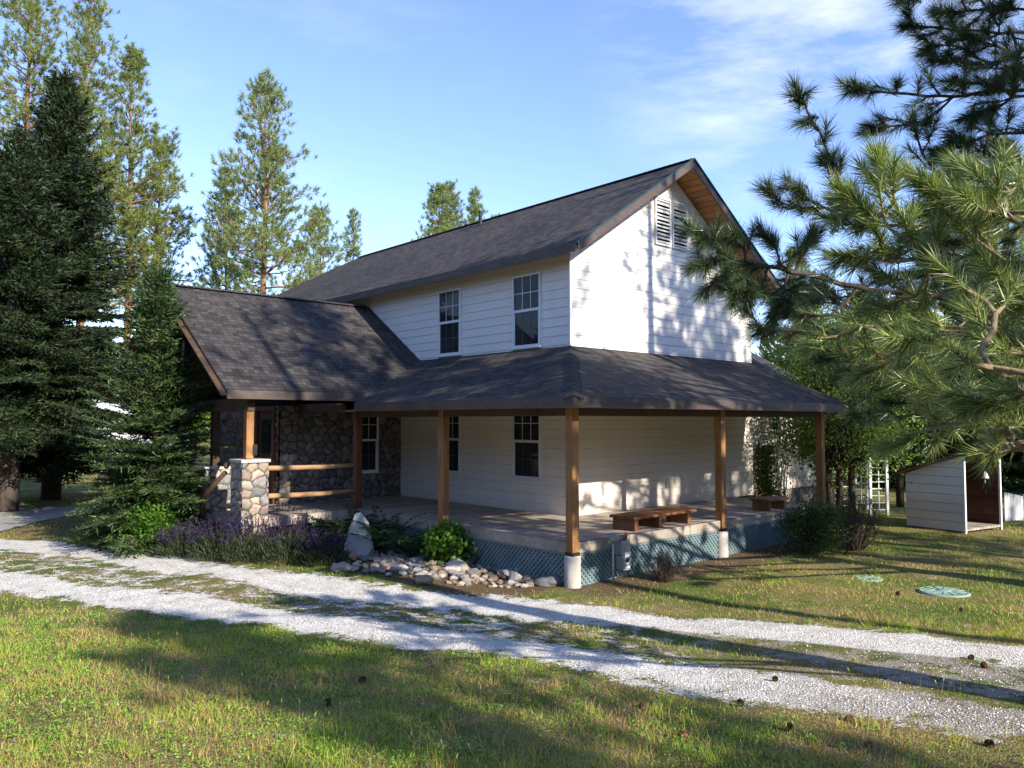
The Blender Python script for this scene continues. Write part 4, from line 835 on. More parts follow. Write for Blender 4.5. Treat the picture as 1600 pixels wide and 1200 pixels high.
# tree two: farther back, darker limbs against the sky and the gable
P2 = gnd(10.2, 9.5); t2 = thing('pine_tree', 'shaded dark pine at the right edge with a limb crossing the gable vent', 'tree', (0, 0, 0)); mb = MB(); acc = {'green': [], 'dry': []}; r = np.random.default_rng(202)
tr2 = lambda z: np.array([P2.x-.01*z, P2.y, z]); mb.tube([tr2(z) for z in np.linspace(-.1, 14, 12)], [.26-.22*q for q in np.linspace(0, 1, 12)], 12)
kw = dict(ns=150, NW=.0065, NL=.20)
limb(mb, acc, [tr2(3.7)]+T((1610, 455, 8.3), (1480, 462, 8.1), (1340, 450, 8.0), (1240, 424, 8.0), (1180, 415, 8.0)), .055, .022, r, t0=.55, twig=.34, tl=(.25, .5), **kw)
for p in (((1180, 415, 8), (1130, 395, 8.0), (1085, 362, 8.0)), ((1180, 415, 8), (1140, 425, 7.9), (1112, 445, 7.9)), ((1165, 408, 8), (1160, 380, 8.1), (1145, 372, 8.1)), ((1240, 424, 8), (1250, 400, 8.1), (1262, 375, 8.1)), ((1150, 400, 8), (1120, 408, 8.1), (1098, 415, 8.1)), ((1200, 418, 8), (1190, 445, 7.9), (1172, 468, 7.9)), ((1215, 420, 8), (1215, 395, 8.1), (1200, 372, 8.1)), ((1230, 424, 8), (1225, 455, 7.9), (1215, 480, 7.9)), ((1185, 412, 8), (1160, 440, 7.9), (1148, 462, 7.8))):
    limb(mb, acc, T(*p), .015, .008, r, t0=.15, twig=.10, tl=(.12, .26), **dict(kw, ns=170))
limb(mb, acc, [tr2(4.6)]+T((1610, 340, 8.5), (1450, 350, 8.3), (1350, 345, 8.2), (1312, 280, 8.2), (1280, 205, 8.2), (1250, 150, 8.2)), .05, .010, r, t0=.5, twig=.13, tl=(.14, .34), **dict(kw, ns=150))
limb(mb, acc, T((1350, 345, 8.2), (1290, 325, 8.2), (1240, 325, 8.3), (1205, 305, 8.3)), .016, .008, r, t0=.1, twig=.17, tl=(.12, .30), **kw)
limb(mb, acc, T((1290, 325, 8.2), (1262, 310, 8.2), (1240, 292, 8.2)), .012, .008, r, t0=.2, twig=.15, tl=(.1, .2), **kw)
limb(mb, acc, [tr2(6.6)]+T((1610, 140, 8.9), (1490, 150, 8.8), (1400, 146, 8.7), (1340, 138, 8.6)), .045, .012, r, t0=.5, twig=.16, tl=(.2, .5), **kw)
limb(mb, acc, T((1490, 150, 8.8), (1440, 190, 8.8), (1370, 200, 8.8)), .014, .008, r, t0=.1, twig=.16, tl=(.2, .45), **kw)
limb(mb, acc, T((1490, 300, 8.7), (1440, 240, 8.7), (1430, 200, 8.7)), .02, .008, r, t0=.2, twig=.3, tl=(.2, .4), **kw)
for z, ps in ((7.4, ((1620, 50, 9.2), (1530, 50, 9.1), (1425, 40, 9.0))), (7.0, ((1620, 90, 9.2), (1550, 100, 9.1), (1470, 95, 9.0))), (6.2, ((1620, 205, 9.0), (1540, 215, 9.0), (1475, 235, 8.9))), (8.2, ((1620, -20, 9.3), (1520, -20, 9.2), (1420, 0, 9.1))), (7.2, ((1640, 20, 8.4), (1570, 10, 8.5), (1490, 20, 8.6))), (6.4, ((1640, 150, 8.2), (1570, 160, 8.3), (1520, 180, 8.4))), (6.9, ((1640, 110, 8.5), (1580, 80, 8.6), (1520, 60, 8.6))), (5.7, ((1640, 260, 8.8), (1560, 250, 8.9), (1500, 215, 9.0))),
              (3.2, ((1620, 560, 9.0), (1440, 545, 9.0), (1300, 520, 8.9), (1195, 515, 8.8))), (2.8, ((1620, 620, 9.2), (1480, 610, 9.1), (1330, 585, 9.0))), (4.1, ((1620, 410, 9.2), (1500, 400, 9.3), (1420, 380, 9.3))), (2.6, ((1620, 660, 9.0), (1520, 640, 9.2), (1400, 630, 9.2))), (3.5, ((1620, 500, 9.3), (1520, 480, 9.4), (1430, 460, 9.4)))):
    limb(mb, acc, [tr2(z)]+T(*ps), .045, .010, r, t0=.38, twig=.15, tl=(.22, .6), **dict(kw, ns=150))
for ps in (((1540, 100, 9.1), (1500, 70, 9.1), (1455, 75, 9.1)), ((1560, 40, 9.0), (1530, 0, 9.0), (1495, -20, 9.0)), ((1560, 210, 9.0), (1520, 260, 9.0), (1470, 280, 9.0)), ((1580, 150, 8.9), (1540, 130, 8.9), (1500, 130, 8.9)), ((1560, 300, 8.8), (1520, 330, 8.8), (1450, 335, 8.8)), ((1500, 400, 9.2), (1450, 430, 9.2), (1380, 440, 9.2)), ((1440, 545, 9), (1380, 570, 9), (1290, 560, 9)), ((1480, 610, 9.1), (1420, 650, 9.1), (1345, 650, 9.1)), ((1400, 520, 9), (1330, 480, 9), (1270, 470, 9)), ((1580, 50, 9.2), (1590, 90, 9.2), (1560, 130, 9.2)), ((1600, 350, 8.6), (1560, 380, 8.6), (1490, 380, 8.6)), ((1340, 450, 8), (1300, 490, 8), (1240, 490, 8)), ((1600, 560, 8.6), (1560, 590, 8.6), (1490, 580, 8.6))):
    limb(mb, acc, T(*ps), .018, .008, r, t0=.05, twig=.13, tl=(.2, .55), **kw)
for k in range(26):
    z = 3.6+k*.38; a = r.uniform(-1.7, 1.3); Lb = (3.1-.085*k)*r.uniform(.6, 1.1); b0 = tr2(z); d = np.array([math.cos(a), math.sin(a), .12])
    limb(mb, acc, [b0, b0+d*Lb*.5, b0+d*Lb+np.array([0, 0, .3])], .04, .01, r, t0=.3, twig=.3, tl=(.3, .7), ns=50, NW=.011, NL=.2)
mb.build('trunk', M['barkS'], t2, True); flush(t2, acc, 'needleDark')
# pines standing right of and behind the photographer: they throw the dappled shade
SG = 'pines right of the photographer, seen by their shade'
PS = [(16.0, 5.2, 301, 17, .42, 2.3), (20.5, 3.0, 302, 20, .35, 2.6), (13.5, .2, 303, 19, .52, 2.4), (25, 8.5, 306, 18, .35, 2.6), (10.2, -5.0, 308, 9.8, .48, 2.1)]
for i, (X, Y, sd_, h, bare, spr) in enumerate(PS):
    pine_tree(gnd(X, Y), 'pine beyond the right edge of the picture, known by the dappled shade it throws', sd_, h, bare, spr, 'needleMid', SG, r0=.22, nn=16, NL=.36, NW=.06, dens=.8)

# ------------------------------------------------------------------ bed along the porch
def plant(name, loc, label, cat, group, parts, rz=0.):
    t = thing(name, label, cat, loc, rz, group)
    for nm, v, f, m in parts: np_obj(nm, v, f, M[m], t)
    return t
def lavender(loc, label, seed, rad, h):
    r = np.random.default_rng(seed); n = 1500; a = r.uniform(0, 2*PI, n); q = np.sqrt(r.random(n))*rad; B = np.stack([q*np.cos(a), q*np.sin(a), r.random(n)*h*.55*(1-.5*(q/rad)**2)], -1)
    D = np.stack([np.cos(a)*q/rad*.8, np.sin(a)*q/rad*.8, np.ones(n)], -1)+r.normal(size=(n, 3))*.35; v, f = leaves(B, D, r.uniform(.07, .16, n), .016, r)
    k = 95; a = r.uniform(0, 2*PI, k); q = np.sqrt(r.random(k))*rad; b0 = np.stack([q*.6*np.cos(a), q*.6*np.sin(a), np.full(k, h*.3)], -1); tipz = h*r.uniform(.7, 1.12, k)*(1-.25*(q/rad)**2)
    e = np.stack([q*1.15*np.cos(a), q*1.15*np.sin(a), tipz], -1); sv, sf = blades(b0, e-b0, np.linalg.norm(e-b0, axis=1), .010, r)
    m = 26; d = nrm(e-b0); t_ = r.random((k, m)); Bf = (e[:, None]-d[:, None]*(t_*.20)[..., None]).reshape(-1, 3); Df = (r.normal(size=(k, m, 3))*.9+d[:, None]*.5).reshape(-1, 3); fv, ff = leaves(Bf, Df, .026, .017, r)
    return plant('lavender_bush', loc, label, 'shrub', 'purple flowering shrubs along the driveway', [('foliage', np.concatenate([v, sv[:0]]), f, 'lavLeaf'), ('flower_stem', sv, sf, 'lavLeaf'), ('flower_spike', fv, ff, 'lavFlower')])
LV = [((288, 868), .50, .62, 'purple flowering shrub at the left end of the row beside the bright green bush'), ((345, 872), .55, .78, 'purple flowering shrub below the stone pier, left of it'), ((398, 876), .55, .80, 'purple flowering shrub in front of the stone pier'), ((452, 878), .55, .74, 'purple flowering shrub right of the stone pier'), ((504, 882), .42, .58, 'smaller purple flowering shrub next to the standing stone'),
      ((372, 846), .6, .78, 'purple flowering shrub behind the row, against the stone pier'), ((432, 850), .6, .80, 'purple flowering shrub behind the row, below the log rail'), ((486, 854), .5, .68, 'purple flowering shrub behind the row near the ferns'), ((318, 848), .5, .72, 'purple flowering shrub behind the row, nearest the young fir')]
for i, (p, rd, h, lb) in enumerate(LV): lavender(G(*p), lb, 400+i, rd, h)
def fern(loc, label, seed, n=15, L=.85, mat='fern', wide=.15, group='green ferns by the porch'):
    r = np.random.default_rng(seed); Bs = []; Ds = []; Ls = []; mb = MB()
    for i in range(n):
        a = 2*PI*i/n+r.normal()*.25; ln = L*r.uniform(.7, 1.15); e0 = r.uniform(.75, 1.25); p = np.zeros(3); pts = [p]; m = 22
        for k in range(m):
            e = e0-1.35*(k/m)**1.4; d = np.array([math.cos(a)*math.cos(e), math.sin(a)*math.cos(e), math.sin(e)]); lat = np.array([-math.sin(a), math.cos(a), 0]); p = p+d*ln/m; pts.append(p)
            if k > 2:
                w_ = wide*math.sin(PI*(k/m)**.7)+.02
                for s in (-1, 1): Bs.append(p); Ds.append(lat*s+d*.45+np.array([0, 0, -.12])); Ls.append(w_*r.uniform(.85, 1.1))
        mb.tube(pts, [.006*(1-k/(m+1)) for k in range(m+1)], 4, cap=False)
    v, f = leaves(np.array(Bs), np.array(Ds), np.array(Ls), .036, r); t = thing('fern', label, 'fern', loc, 0, group); mb.build('stalk', M[mat], t); np_obj('foliage', v, f, M[mat], t)
for i, (p, L, lb) in enumerate((((-.75, 5.75), .95, 'green fern left of the standing stone, under the log rail'), ((-.55, 4.95), 1.0, 'tall green fern behind the standing stone'), ((-.5, 4.25), 1.05, 'large green fern right of the standing stone'), ((-.42, 3.55), .85, 'green fern beside the second porch post'), ((-.25, 5.4), 1.0, 'green fern at the deck edge behind the others'))): fern(W(*p, 0), lb, 500+i, L=L*1.2)
leafy('leafy_bush', G(702, 882), 'bright yellow green leafy bush catching the sun among the rocks', 'shrub', 520, .62, .36, 'leafBright', nleaf=1500, L=.11, r0=.012, zb=.15, stems=4, crown='leaves', stem='stem', clumps=34)
fern(G(750, 882), 'smaller bright green leafy clump at the edge of the rock bed', 521, 12, .40, 'leafBright', .09, None)
fern(G(583, 862), 'small low fern between standing stone and rocks', 522, 9, .32, 'leafBright', .07, None)
# shrubs
leafy('leafy_bush', G(232, 862), 'bright green bush at the foot of the young fir', 'shrub', 121, .85, .42, 'leafBright', nleaf=2600, L=.075, r0=.02, zb=.08, stems=3, crown='leaves', stem='stem', clumps=40)
leafy('round_shrub', G(1270, 866), 'dense dark round shrub in front of the teal lattice', 'shrub', 122, .92, .52, 'leafDark', nleaf=9000, L=.045, r0=.02, zb=.02, stems=3, crown='leaves', stem='stem', clumps=110)
leafy('small_shrub', G(1302, 846), 'small yellow green shrub behind the dark round shrub', 'shrub', 123, .72, .32, 'leafBright', nleaf=1500, L=.06, r0=.015, zb=.1, stems=3, crown='leaves', stem='stem', clumps=30)
def twiggy(loc, label, seed, h, rad, n, leafn=0, mat='leafDark', name='twiggy_shrub', grp='bare twiggy shrubs'):
    r = np.random.default_rng(seed); t = thing(name, label, 'shrub', loc, 0, grp); mb = MB(); E_ = []
    for i in range(n):
        a = r.uniform(0, 2*PI); q = rad*math.sqrt(r.random()); p = np.array([q*.25*math.cos(a), q*.25*math.sin(a), -.02]); e = np.array([q*math.cos(a), q*math.sin(a), h*r.uniform(.55, 1.05)*(1-.35*(q/rad)**2)]); m = p*.45+e*.55+r.normal(size=3)*.03+np.array([0, 0, -.05*h]); mb.tube([p, m, e], [.007, .005, .002], 4, cap=False); E_.append((m, e))
        for k in range(3): u_ = r.random(); b = m*(1-u_)+e*u_; c = b+r.normal(size=3)*.07+np.array([0, 0, .07]); mb.tube([b, c], [.0035, .0015], 3, cap=False); E_.append((b, c))
    mb.build('stem', M['twig'], t)
    if leafn: I = r.integers(len(E_), size=leafn); u_ = r.random((leafn, 1)); B = np.array([E_[i][0] for i in I])*(1-u_)+np.array([E_[i][1] for i in I])*u_; v, f = leaves(B, r.normal(size=(leafn, 3))+np.array([0, 0, .5]), r.uniform(.025, .05, leafn), .016, r); np_obj('leaves', v, f, M[mat], t)
twiggy(G(1336, 858), 'reddish brown twiggy shrub right of the dark round shrub', 601, 1.28, .5, 130, 1500)
twiggy(G(1038, 908), 'low bare twiggy shrub in front of the lattice near the gas meter', 602, .48, .30, 70, 160)
# climbing plant on an arched wire trellis by the house corner
cw = W(un_v(1193, 730, 2.75)[0], 2.75, .05); t = thing('climbing_plant', 'climbing plant on a dark arched trellis at the corner of the white wall', 'plant', cw, HROT); mb = MB()
for s in (-1, 1): mb.tube([(s*.25, 0, 0), (s*.25, 0, 1.75)], [.012]*2, 6)
mb.tube([(.25*math.cos(a), 0, 1.75+.3*math.sin(a)) for a in np.linspace(0, PI, 12)], [.012]*12, 6)
for z in (.4, .8, 1.2, 1.6): mb.tube([(-.25, 0, z), (.25, 0, z)], [.006]*2, 5)
mb.build('arched_trellis', M['black'], t); r = np.random.default_rng(77); n = 2600; B = np.stack([r.normal(size=n)*.16, r.normal(size=n)*.12-.06, r.random(n)**.8*1.75], -1); B[:, 0] += .12*np.sin(B[:, 2]*4); B[:, :2] *= (1.25-.45*np.abs(B[:, 2:]-1.1)); v, f = leaves(B, r.normal(size=(n, 3)), r.uniform(.05, .10, n), .05, r); np_obj('leaves', v, f, M['leaf'], t)

# ------------------------------------------------------------------ rocks
def rock_mesh(seed, flat=.72, rough=.28, angular=False):
    from mathutils import noise as mn
    import bmesh
    bm = bmesh.new(); bmesh.ops.create_icosphere(bm, subdivisions=3, radius=1.); off = Vector((seed*3.1, seed*1.7, seed*.9))
    for v in bm.verts:
        n_ = v.co.normalized(); k = 1+rough*mn.noise(n_*1.3+off)+rough*.4*mn.noise(n_*3.1+off)
        if angular:
            for j in range(7):
                d = Vector((math.sin(seed*7+j*2.4), math.cos(seed*3+j*1.9), math.sin(j*1.3+seed))).normalized(); c = n_.dot(d)*k
                if c > .74: k *= .74/c
        v.co = Vector((n_.x*k, n_.y*k*.86, n_.z*k*flat))
    me = bpy.data.meshes.new('rock'); bm.to_mesh(me); bm.free(); me.polygons.foreach_set('use_smooth', [not angular]*len(me.polygons)); return me
RM = {'pale': m_rock('pale_rock', [(.25, (.22, .18, .145)), (.5, (.39, .345, .295)), (.8, (.60, .55, .49))]), 'tan': m_rock('tan_rock', [(.25, (.20, .13, .08)), (.5, (.34, .24, .16)), (.8, (.46, .36, .27))]), 'grey': m_rock('grey_rock', [(.25, (.13, .125, .12)), (.5, (.23, .22, .21)), (.8, (.36, .35, .33))])}
rmesh = {}
for c_, m_ in RM.items():
    rmesh[c_] = [rock_mesh(i+len(c_)*10, .56, .42, i != 0 or c_ == 'pale') for i in range(4)]
    for me in rmesh[c_]: me.materials.append(m_)
def rock(p, s, c_, label, group=None, sc=(1, 1, 1), k=None, rz=None, name='rock', rx=0., sink=.25):
    o = bpy.data.objects.new(name, rmesh[c_][random.randrange(4) if k is None else k]); link(o); o.location = (p[0], p[1], p[2]+s*sc[2]*(.7-.7*sink*2)); o.scale = (s*sc[0], s*sc[1], s*sc[2]); o.rotation_euler = (rx+random.uniform(-.25, .25)*(k is None), random.uniform(-.25, .25)*(k is None), random.uniform(0, 6.28) if rz is None else rz)
    return tag(o, label, 'rock', group)
poly = [(512, 893), (560, 872), (620, 856), (660, 868), (760, 872), (800, 882), (872, 895), (884, 914), (800, 918), (700, 915), (640, 905), (560, 896)]
def inpoly(x, y):
    c = False
    for (x0, y0), (x1, y1) in zip(poly, poly[1:]+poly[:1]):
        if (y0 > y) != (y1 > y) and x < (x1-x0)*(y-y0)/(y1-y0)+x0: c = not c
    return c
RL = {'pale': ('pale angular rock among the others in the heaped rock bed', 'pale rocks heaped in the bed'), 'tan': ('rounded tan or brownish rock in the heaped rock bed', 'tan rocks heaped in the bed'), 'grey': ('grey rock in the heaped rock bed', 'grey rocks heaped in the bed')}
placed = []
tries = 0
while len(placed) < 265 and tries < 14000:
    tries += 1; x, y = random.uniform(510, 890), random.uniform(854, 918)
    if not inpoly(x, y): continue
    X, Y = un_g(x, y); s = random.uniform(.04, .09) if random.random() < .8 else random.uniform(.09, .15)
    if any(math.hypot(X-a, Y-b) < .62*(s+q) for a, b, q in placed): continue
    placed.append((X, Y, s)); edge = min(1., (918-y)/22, (y-852)/20); c_ = random.choices(('pale', 'tan', 'grey'), (.38, .42, .20))[0]
    rock((X, Y, float(gz(X, Y))+.03*max(0, edge)-.2*s), s, c_, *RL[c_])
rock(G(716, 893), .19, 'pale', 'largest blocky white rock in the middle of the rock bed', None, (1.05, .9, 1.15), 1, .4)
rock(G(664, 914), .17, 'tan', 'rounded brown boulder at the front edge of the rock bed', None, (1.1, 1, .9), 0)
rock(G(690, 903), .13, 'tan', 'round tan stone just behind the front boulder', None, (1, 1, 1), 2)
rock(G(532, 893), .17, 'pale', 'white rock at the left end of the rock bed', None, (1., .9, .9), 3)
rock(G(862, 913), .20, 'grey', 'smooth grey boulder left of the corner post footing', None, (1.3, .9, .8), 0, .2)
rock(G(893, 905), .17, 'tan', 'orange brown boulder against the corner post footing', None, (1., .8, 1.0), 2, .5)
rock(G(809, 899), .10, 'pale', 'small pointed white stone standing up in the rock bed', None, (.5, .5, 1.7), 1, .4)
for i, (p, lb) in enumerate((((27, 799), 'pale edging stone nearest the spruce trunk'), ((57, 801), 'pale edging stone, middle one beside the path'), ((76, 798), 'pale edging stone farthest right beside the path'))): rock(G(*p), .16, 'pale', lb, None, (1.2, 1, .8), i)
# standing stone
st_ = thing('standing_stone', 'tall pale slab of rock standing on end left of the rock bed', 'rock', G(561, 868)); import bmesh
from mathutils import noise as mn
bm = bmesh.new(); bmesh.ops.create_icosphere(bm, subdivisions=5, radius=1.)
for v in bm.verts:
    n_ = v.co.normalized(); k = 1+.10*mn.noise(n_*1.7+Vector((3, 1, 2)))+.035*mn.noise(n_*6)
    for d, c_ in (((1, .2, .25), .80), ((-1, -.3, .45), .74), ((.2, -1, .12), .62), ((-.4, -.9, -.1), .66), ((.7, -.7, .5), .80), ((.1, 1, 0), .6), ((.55, .1, .85), .86), ((-.75, 0, .7), .84)):
        d = Vector(d).normalized(); q = n_.dot(d)*k
        if q > c_: k *= c_/q
    tz = (n_.z+1)/2; v.co = Vector((n_.x*k*(.31-.07*tz), n_.y*k*.24, n_.z*k*.49+.32))
me = bpy.data.meshes.new('slab'); bm.to_mesh(me); bm.free(); me.materials.append(m_rock('standing_stone_face', [(.2, (.16, .17, .16)), (.5, (.36, .37, .34)), (.75, (.55, .54, .50))], 4)); o = link(bpy.data.objects.new('slab', me), st_)
# ------------------------------------------------------------------ pine cones
def cone_obj():
    r = np.random.default_rng(5); Bs = []; Ds = []; Ls = []
    for i in range(120):
        t = i/120; a = i*2.39996; q = .030*math.sin(PI*(.12+.83*t))**.8; Bs.append((q*.5*math.cos(a), q*.5*math.sin(a), .008+.062*t)); Ds.append((math.cos(a), math.sin(a), .2+1.1*t)); Ls.append(.012+.020*math.sin(PI*t))
    v, f = leaves(np.array(Bs), np.array(Ds), np.array(Ls), .017, r); mb = MB(); mb.lathe([(.006, .0), (.022, .012), (.026, .03), (.018, .055), (.004, .075)], 12)
    o = mb.build('pine_cone', M['cone'], None, True); me = o.data; me2 = bpy.data.meshes.new('pc'); nv = len(me.vertices); vs = [tuple(x.co) for x in me.vertices]+[tuple(x) for x in v]; fs = [tuple(p.vertices) for p in me.polygons]+[tuple(int(j)+nv for j in q) for q in f]
    me2.from_pydata(vs, [], fs); me2.materials.append(M['cone']); o.data = me2; return o
CP = [(1512, 1030), (1545, 1043), (1210, 1067), (1320, 1130), (1163, 1105), (1350, 1168), (1540, 1165), (1075, 1155), (388, 1020), (560, 1064), (505, 1104), (1235, 1142), (1500, 955), (1400, 930), (1010, 1105)]
pc = cone_obj()
for i, p in enumerate(CP):
    o = pc if i == 0 else copy_tree(pc); q = G(*p); s = random.uniform(.62, .9); o.location = (q.x, q.y, q.z+.030*s); o.scale = (s, s, s); o.rotation_euler = (PI/2+random.uniform(-.3, .3), random.uniform(-.3, .3), random.uniform(0, 6.28))
    tag(o, 'brown open pine cone lying in the grass or gravel', 'pine cone', 'pine cones on the ground')
# ------------------------------------------------------------------ shed and what stands near it
A0 = np.array(un_g(1508, 834)); A1 = np.array(un_g(1417, 823)); sx_ = (A0-A1); Ls_ = float(np.hypot(*sx_)); ang = math.atan2(sx_[1], sx_[0])
sh_ = thing('shed', 'small open fronted white shed with lean-to roof on the right', 'shed', (A1[0], A1[1], 0), ang)    # local x: back to front, y: into the picture
wd_ = 1.5; zb_, zf_ = 1.27, 1.72; L_ = Ls_; zt = lambda x: zb_+(zf_-zb_)*x/L_
w = MB()
def board_side(y, n):
    z = .04; ex = .2
    while z < zf_:
        t_ = min(z+ex, zf_); x0 = max(0., (z-zb_)/(zf_-zb_)*L_); x1 = max(0., (t_-zb_)/(zf_-zb_)*L_)
        qz = t_-.014; xq = x0+(x1-x0)*(qz-z)/(t_-z)
        w.face([(x0, y+n*.016, z), (L_, y+n*.016, z), (L_, y+n*.004, qz), (xq, y+n*.004, qz)]); w.face([(xq, y+n*.004, qz), (L_, y+n*.004, qz), (L_, y+n*.003, t_), (min(x1, L_), y+n*.003, t_)], 1); w.face([(x0, y-n*.01, z), (L_, y-n*.01, z), (L_, y+n*.016, z), (x0, y+n*.016, z)]); z = t_  # same painted lap shadow along the top of each shed board
board_side(0, -1); board_side(wd_, 1); w.face([(0, 0, .04), (0, wd_, .04), (0, wd_, zb_), (0, 0, zb_)]); w.build('wall', [M['wall'], M['lap_shadow']], sh_)
for y0_ in (-.025, wd_-.03): w = MB(); w.box((L_-.01, y0_, -.02), (L_+.03, y0_+.055, zf_-.02)); w.build('corner_post', M['white'], sh_)
w = MB(); w.box((.03, .02, .1), (.05, wd_-.02, zb_)); w.box((.05, .02, .1), (L_-.03, .035, zb_)); w.box((.05, wd_-.035, .1), (L_-.03, wd_-.02, zf_-.1)); w.build('lining', M['shedin'], sh_)
w = MB(); w.box((.02, .02, .05), (L_+.02, wd_-.02, .10)); w.build('floor', M['deck'], sh_)
w = MB(); w.box((L_-.03, .03, zf_-.14), (L_+.01, wd_-.03, zf_-.01)); w.build('header', M['shedin'], sh_)
w = MB(); sl = (zf_-zb_)/L_; w.bar((-.18, wd_/2, zt(-.18)+.03), (L_+.75, wd_/2, zt(L_+.75)+.03), wd_+.3, .03); w.bar((-.19, wd_/2, zt(-.19)+.053), (L_+.77, wd_/2, zt(L_+.77)+.053), wd_+.34, .012, 1); w.build('roof', [M['ply'], M['capB']], sh_)
w = MB(); [w.bar((.0, y_, zt(0)-.01), (L_+.70, y_, zt(L_+.70)-.01), .05, .06) for y_ in (.06, wd_/2, wd_-.06)]; w.build('rafter', M['ply'], sh_)
def on_shed(x, y, z): c_, s_ = math.cos(ang), math.sin(ang); return Vector((A1[0]+x*c_-y*s_, A1[1]+x*s_+y*c_, z))
q = thing('wind_chime', 'brown wind chime hanging from the shed roof overhang', 'wind chime', on_shed(L_+.30, .25, zt(L_+.3)-.32)); b = MB(); b.tube([(0, 0, .31), (0, 0, .2)], [.003]*2, 4); b.lathe([(.04, .19), (.04, .205)], 12); b.build('top_plate', M['brass'], q)
for k in range(5): b = MB(); a = k*1.257; b.tube([(.03*math.cos(a), .03*math.sin(a), .19), (.03*math.cos(a), .03*math.sin(a), .02+.02*k)], [.007]*2, 6); b.build('chime_tube', M['brass'], q)
q = thing('hanging_bell', 'small white bell hanging in the shed opening', 'bell', on_shed(L_-.12, 1.12, 1.16)); b = MB(); b.lathe([(.085, 0), (.075, .03), (.05, .10), (.035, .14), (.01, .16)], 16); b.build('bell_cup', M['white'], q, True); b = MB(); b.tube([(0, 0, .16), (0, 0, .42)], [.004]*2, 5); b.build('cord', M['black'], q); b = MB(); b.tube([(0, 0, .03), (0, 0, -.10)], [.006, .012], 6); b.build('clapper', M['metal'], q)
b = thing('plank_screen', 'white vertical plank screen with a crossed brace behind the shed', 'screen', px_tree(1581, 19.3), .25)
for k in range(6): w = MB(); w.box((-.32+k*.095, -.01, -.05), (-.235+k*.095, .01, .72-.02*k)); w.build('plank', M['white'], b)
w = MB(); w.box((.27, -.02, -.05), (.31, .02, .66)); w.box((.66, -.02, -.05), (.70, .02, .60)); w.bar((.29, 0, .58), (.68, 0, .1), .035, .02); w.bar((.29, 0, .1), (.68, 0, .58), .035, .018); w.box((.311, -.012, .60), (.659, .012, .64)); w.box((.311, -.012, .04), (.659, .012, .08)); w.build('brace_frame', M['white'], b)
# arbor and trellis panels
def trellis(px0, px1, Y, h, label, name='trellis', arch=False):
    p0, p1 = px_tree(px0, Y), px_tree(px1, Y); L = (p1-p0).length; t = thing(name, label, 'trellis', p0, 0, None)
    for x in (0, L): w = MB(); w.box((x-.03, -.03, -.05), (x+.03, .03, h)); w.build('post', M['white'], t)
    w = MB(); k = max(2, int(L/.16)); [w.box((L*i/k-.012, -.012, .15), (L*i/k+.012, .0, h-.08)) for i in range(1, k)]; m_ = int((h-.2)/.17); [w.box((.031, .001, .15+(h-.25)*i/m_), (L-.031, .014, .174+(h-.25)*i/m_)) for i in range(m_+1)]; w.build('lattice_grid', M['white'], t)
    if arch: w = MB(); w.tube([(L/2+L/2*math.cos(a), 0, h+.28*math.sin(a)) for a in np.linspace(0, PI, 12)], [.025]*12, 6); w.build('arch', M['white'], t)
trellis(1357, 1383, 20.4, 1.52, 'white garden trellis with square lattice, nearest the shed'); trellis(1300, 1326, 21.4, 1.45, 'white arched trellis behind the porch corner shrubs', arch=True); trellis(1334, 1352, 22.0, 1.55, 'narrow white trellis between the other two')
# white outbuilding behind the spruces
ob = thing('outbuilding', 'white outbuilding with grey roof glimpsed behind the dark spruces', 'building', px_tree(100, 38), .25)
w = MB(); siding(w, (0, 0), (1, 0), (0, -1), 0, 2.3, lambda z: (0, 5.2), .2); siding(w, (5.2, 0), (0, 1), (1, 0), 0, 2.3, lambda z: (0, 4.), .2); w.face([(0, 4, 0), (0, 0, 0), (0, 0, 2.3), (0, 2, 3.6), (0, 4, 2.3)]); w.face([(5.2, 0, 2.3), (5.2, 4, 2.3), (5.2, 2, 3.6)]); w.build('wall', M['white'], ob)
w = MB(); w.bar((-.3, .85, 2.84), (5.5, .85, 2.84), 2.75, .08, up=(0, -.545, .84)); w.bar((-.3, 3.15, 2.84), (5.5, 3.15, 2.84), 2.75, .08, up=(0, .545, .84)); w.build('roof', M['plate'], ob)
leafy('leafy_bush', px_tree(48, 33), 'pale green bush beside the spruce trunk', 'shrub', 131, 2.0, .75, 'leaf', nleaf=2600, L=.10, r0=.03, zb=.05, stems=3, crown='leaves', stem='stem', clumps=40)

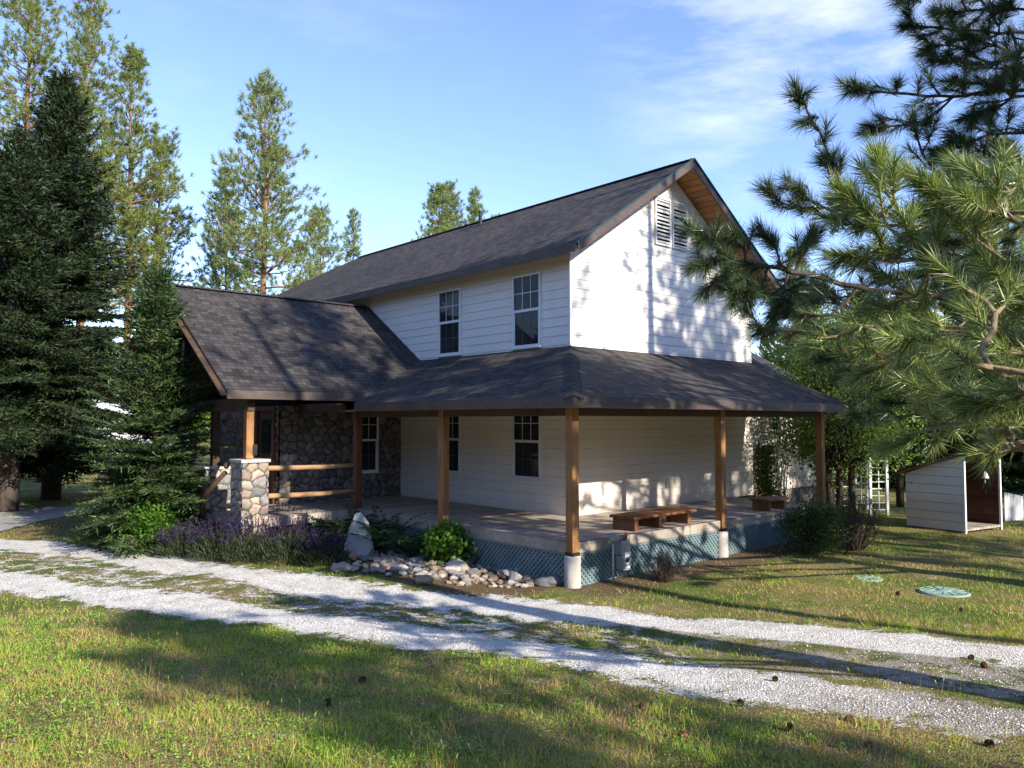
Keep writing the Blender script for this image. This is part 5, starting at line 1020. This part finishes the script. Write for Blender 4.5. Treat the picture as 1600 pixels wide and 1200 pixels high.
# ------------------------------------------------------------------ world, sun, camera
S_UV = (-.05, .998); sh = Vector((S_UV[0]*U[0]+S_UV[1]*V[0], S_UV[0]*U[1]+S_UV[1]*V[1])).normalized(); EL = math.radians(28)
sd = Vector((sh.x*math.cos(EL), sh.y*math.cos(EL), -math.sin(EL)))
sun = bpy.data.lights.new('sun', 'SUN'); sun.energy = 5.0; sun.angle = math.radians(.53); sun.color = (1., .94, .83)
so = link(bpy.data.objects.new('sun', sun)); so.rotation_euler = sd.to_track_quat('-Z', 'Y').to_euler(); so.location = (20, -10, 30)
wd = bpy.data.worlds.new('World'); SC.world = wd; wd.use_nodes = True; nt = wd.node_tree; bg = nt.nodes['Background']
sky = nd(nt, 'ShaderNodeTexSky', sky_type='NISHITA', sun_disc=False, sun_elevation=EL, sun_rotation=math.atan2(-sd.x, -sd.y), altitude=700, air_density=1.0, dust_density=.15, ozone_density=1.8)
t = nd(nt, 'ShaderNodeTexCoord'); mp = nd(nt, 'ShaderNodeMapping'); nt.links.new(t.outputs['Generated'], mp.inputs['Vector'])
mp.inputs['Rotation'].default_value = (0, .25, .55); mp.inputs['Scale'].default_value = (1., 3.2, 5.)
n1 = noise(nt, mp.outputs[0], 1.7, 8, .62); n2 = noise(nt, t.outputs['Generated'], 1.1, 3, .5)
def blob(d, a, b):
    dp = nd(nt, 'ShaderNodeVectorMath', operation='DOT_PRODUCT'); nt.links.new(t.outputs['Generated'], dp.inputs[0]); dp.inputs[1].default_value = Vector(d).normalized()
    r = nd(nt, 'ShaderNodeMapRange', interpolation_type='SMOOTHSTEP'); r.inputs[1].default_value = a; r.inputs[2].default_value = b; nt.links.new(dp.outputs['Value'], r.inputs[0]); return r.outputs[0]
cl = mth(nt, 'MULTIPLY', mth(nt, 'ADD', blob(ray(1290, 10), .955, .999), mth(nt, 'MULTIPLY', blob(ray(480, 140), .965, .998), .22)), ramp(nt, n1, [(.44, (0, 0, 0)), (.86, (1, 1, 1))]))
cl = mth(nt, 'MULTIPLY', cl, 1.0)
tint = mix(nt, sky.outputs[0], (1.08, 1.07, 1.27), 1., 'MULTIPLY')
nt.links.new(mix(nt, tint, (6.1, 6.12, 6.15), cl), bg.inputs['Color']); bg.inputs['Strength'].default_value = .15
cam = bpy.data.cameras.new('camera'); co = link(bpy.data.objects.new('camera', cam)); co.location = (0, 0, HC); co.rotation_euler = (PI/2+PITCH, 0, 0)
cam.sensor_width = 36; cam.lens = F/1600*36; cam.clip_end = 5000; cam.clip_start = .05; SC.camera = co
SC.view_settings.view_transform = 'Standard'; SC.view_settings.look = 'None'; SC.view_settings.exposure = 0
SC.render.engine = 'CYCLES'; SC.cycles.max_bounces = 7; SC.cycles.transparent_max_bounces = 8
SC.cycles.use_denoising = True; SC.cycles.film_exposure = 1.88
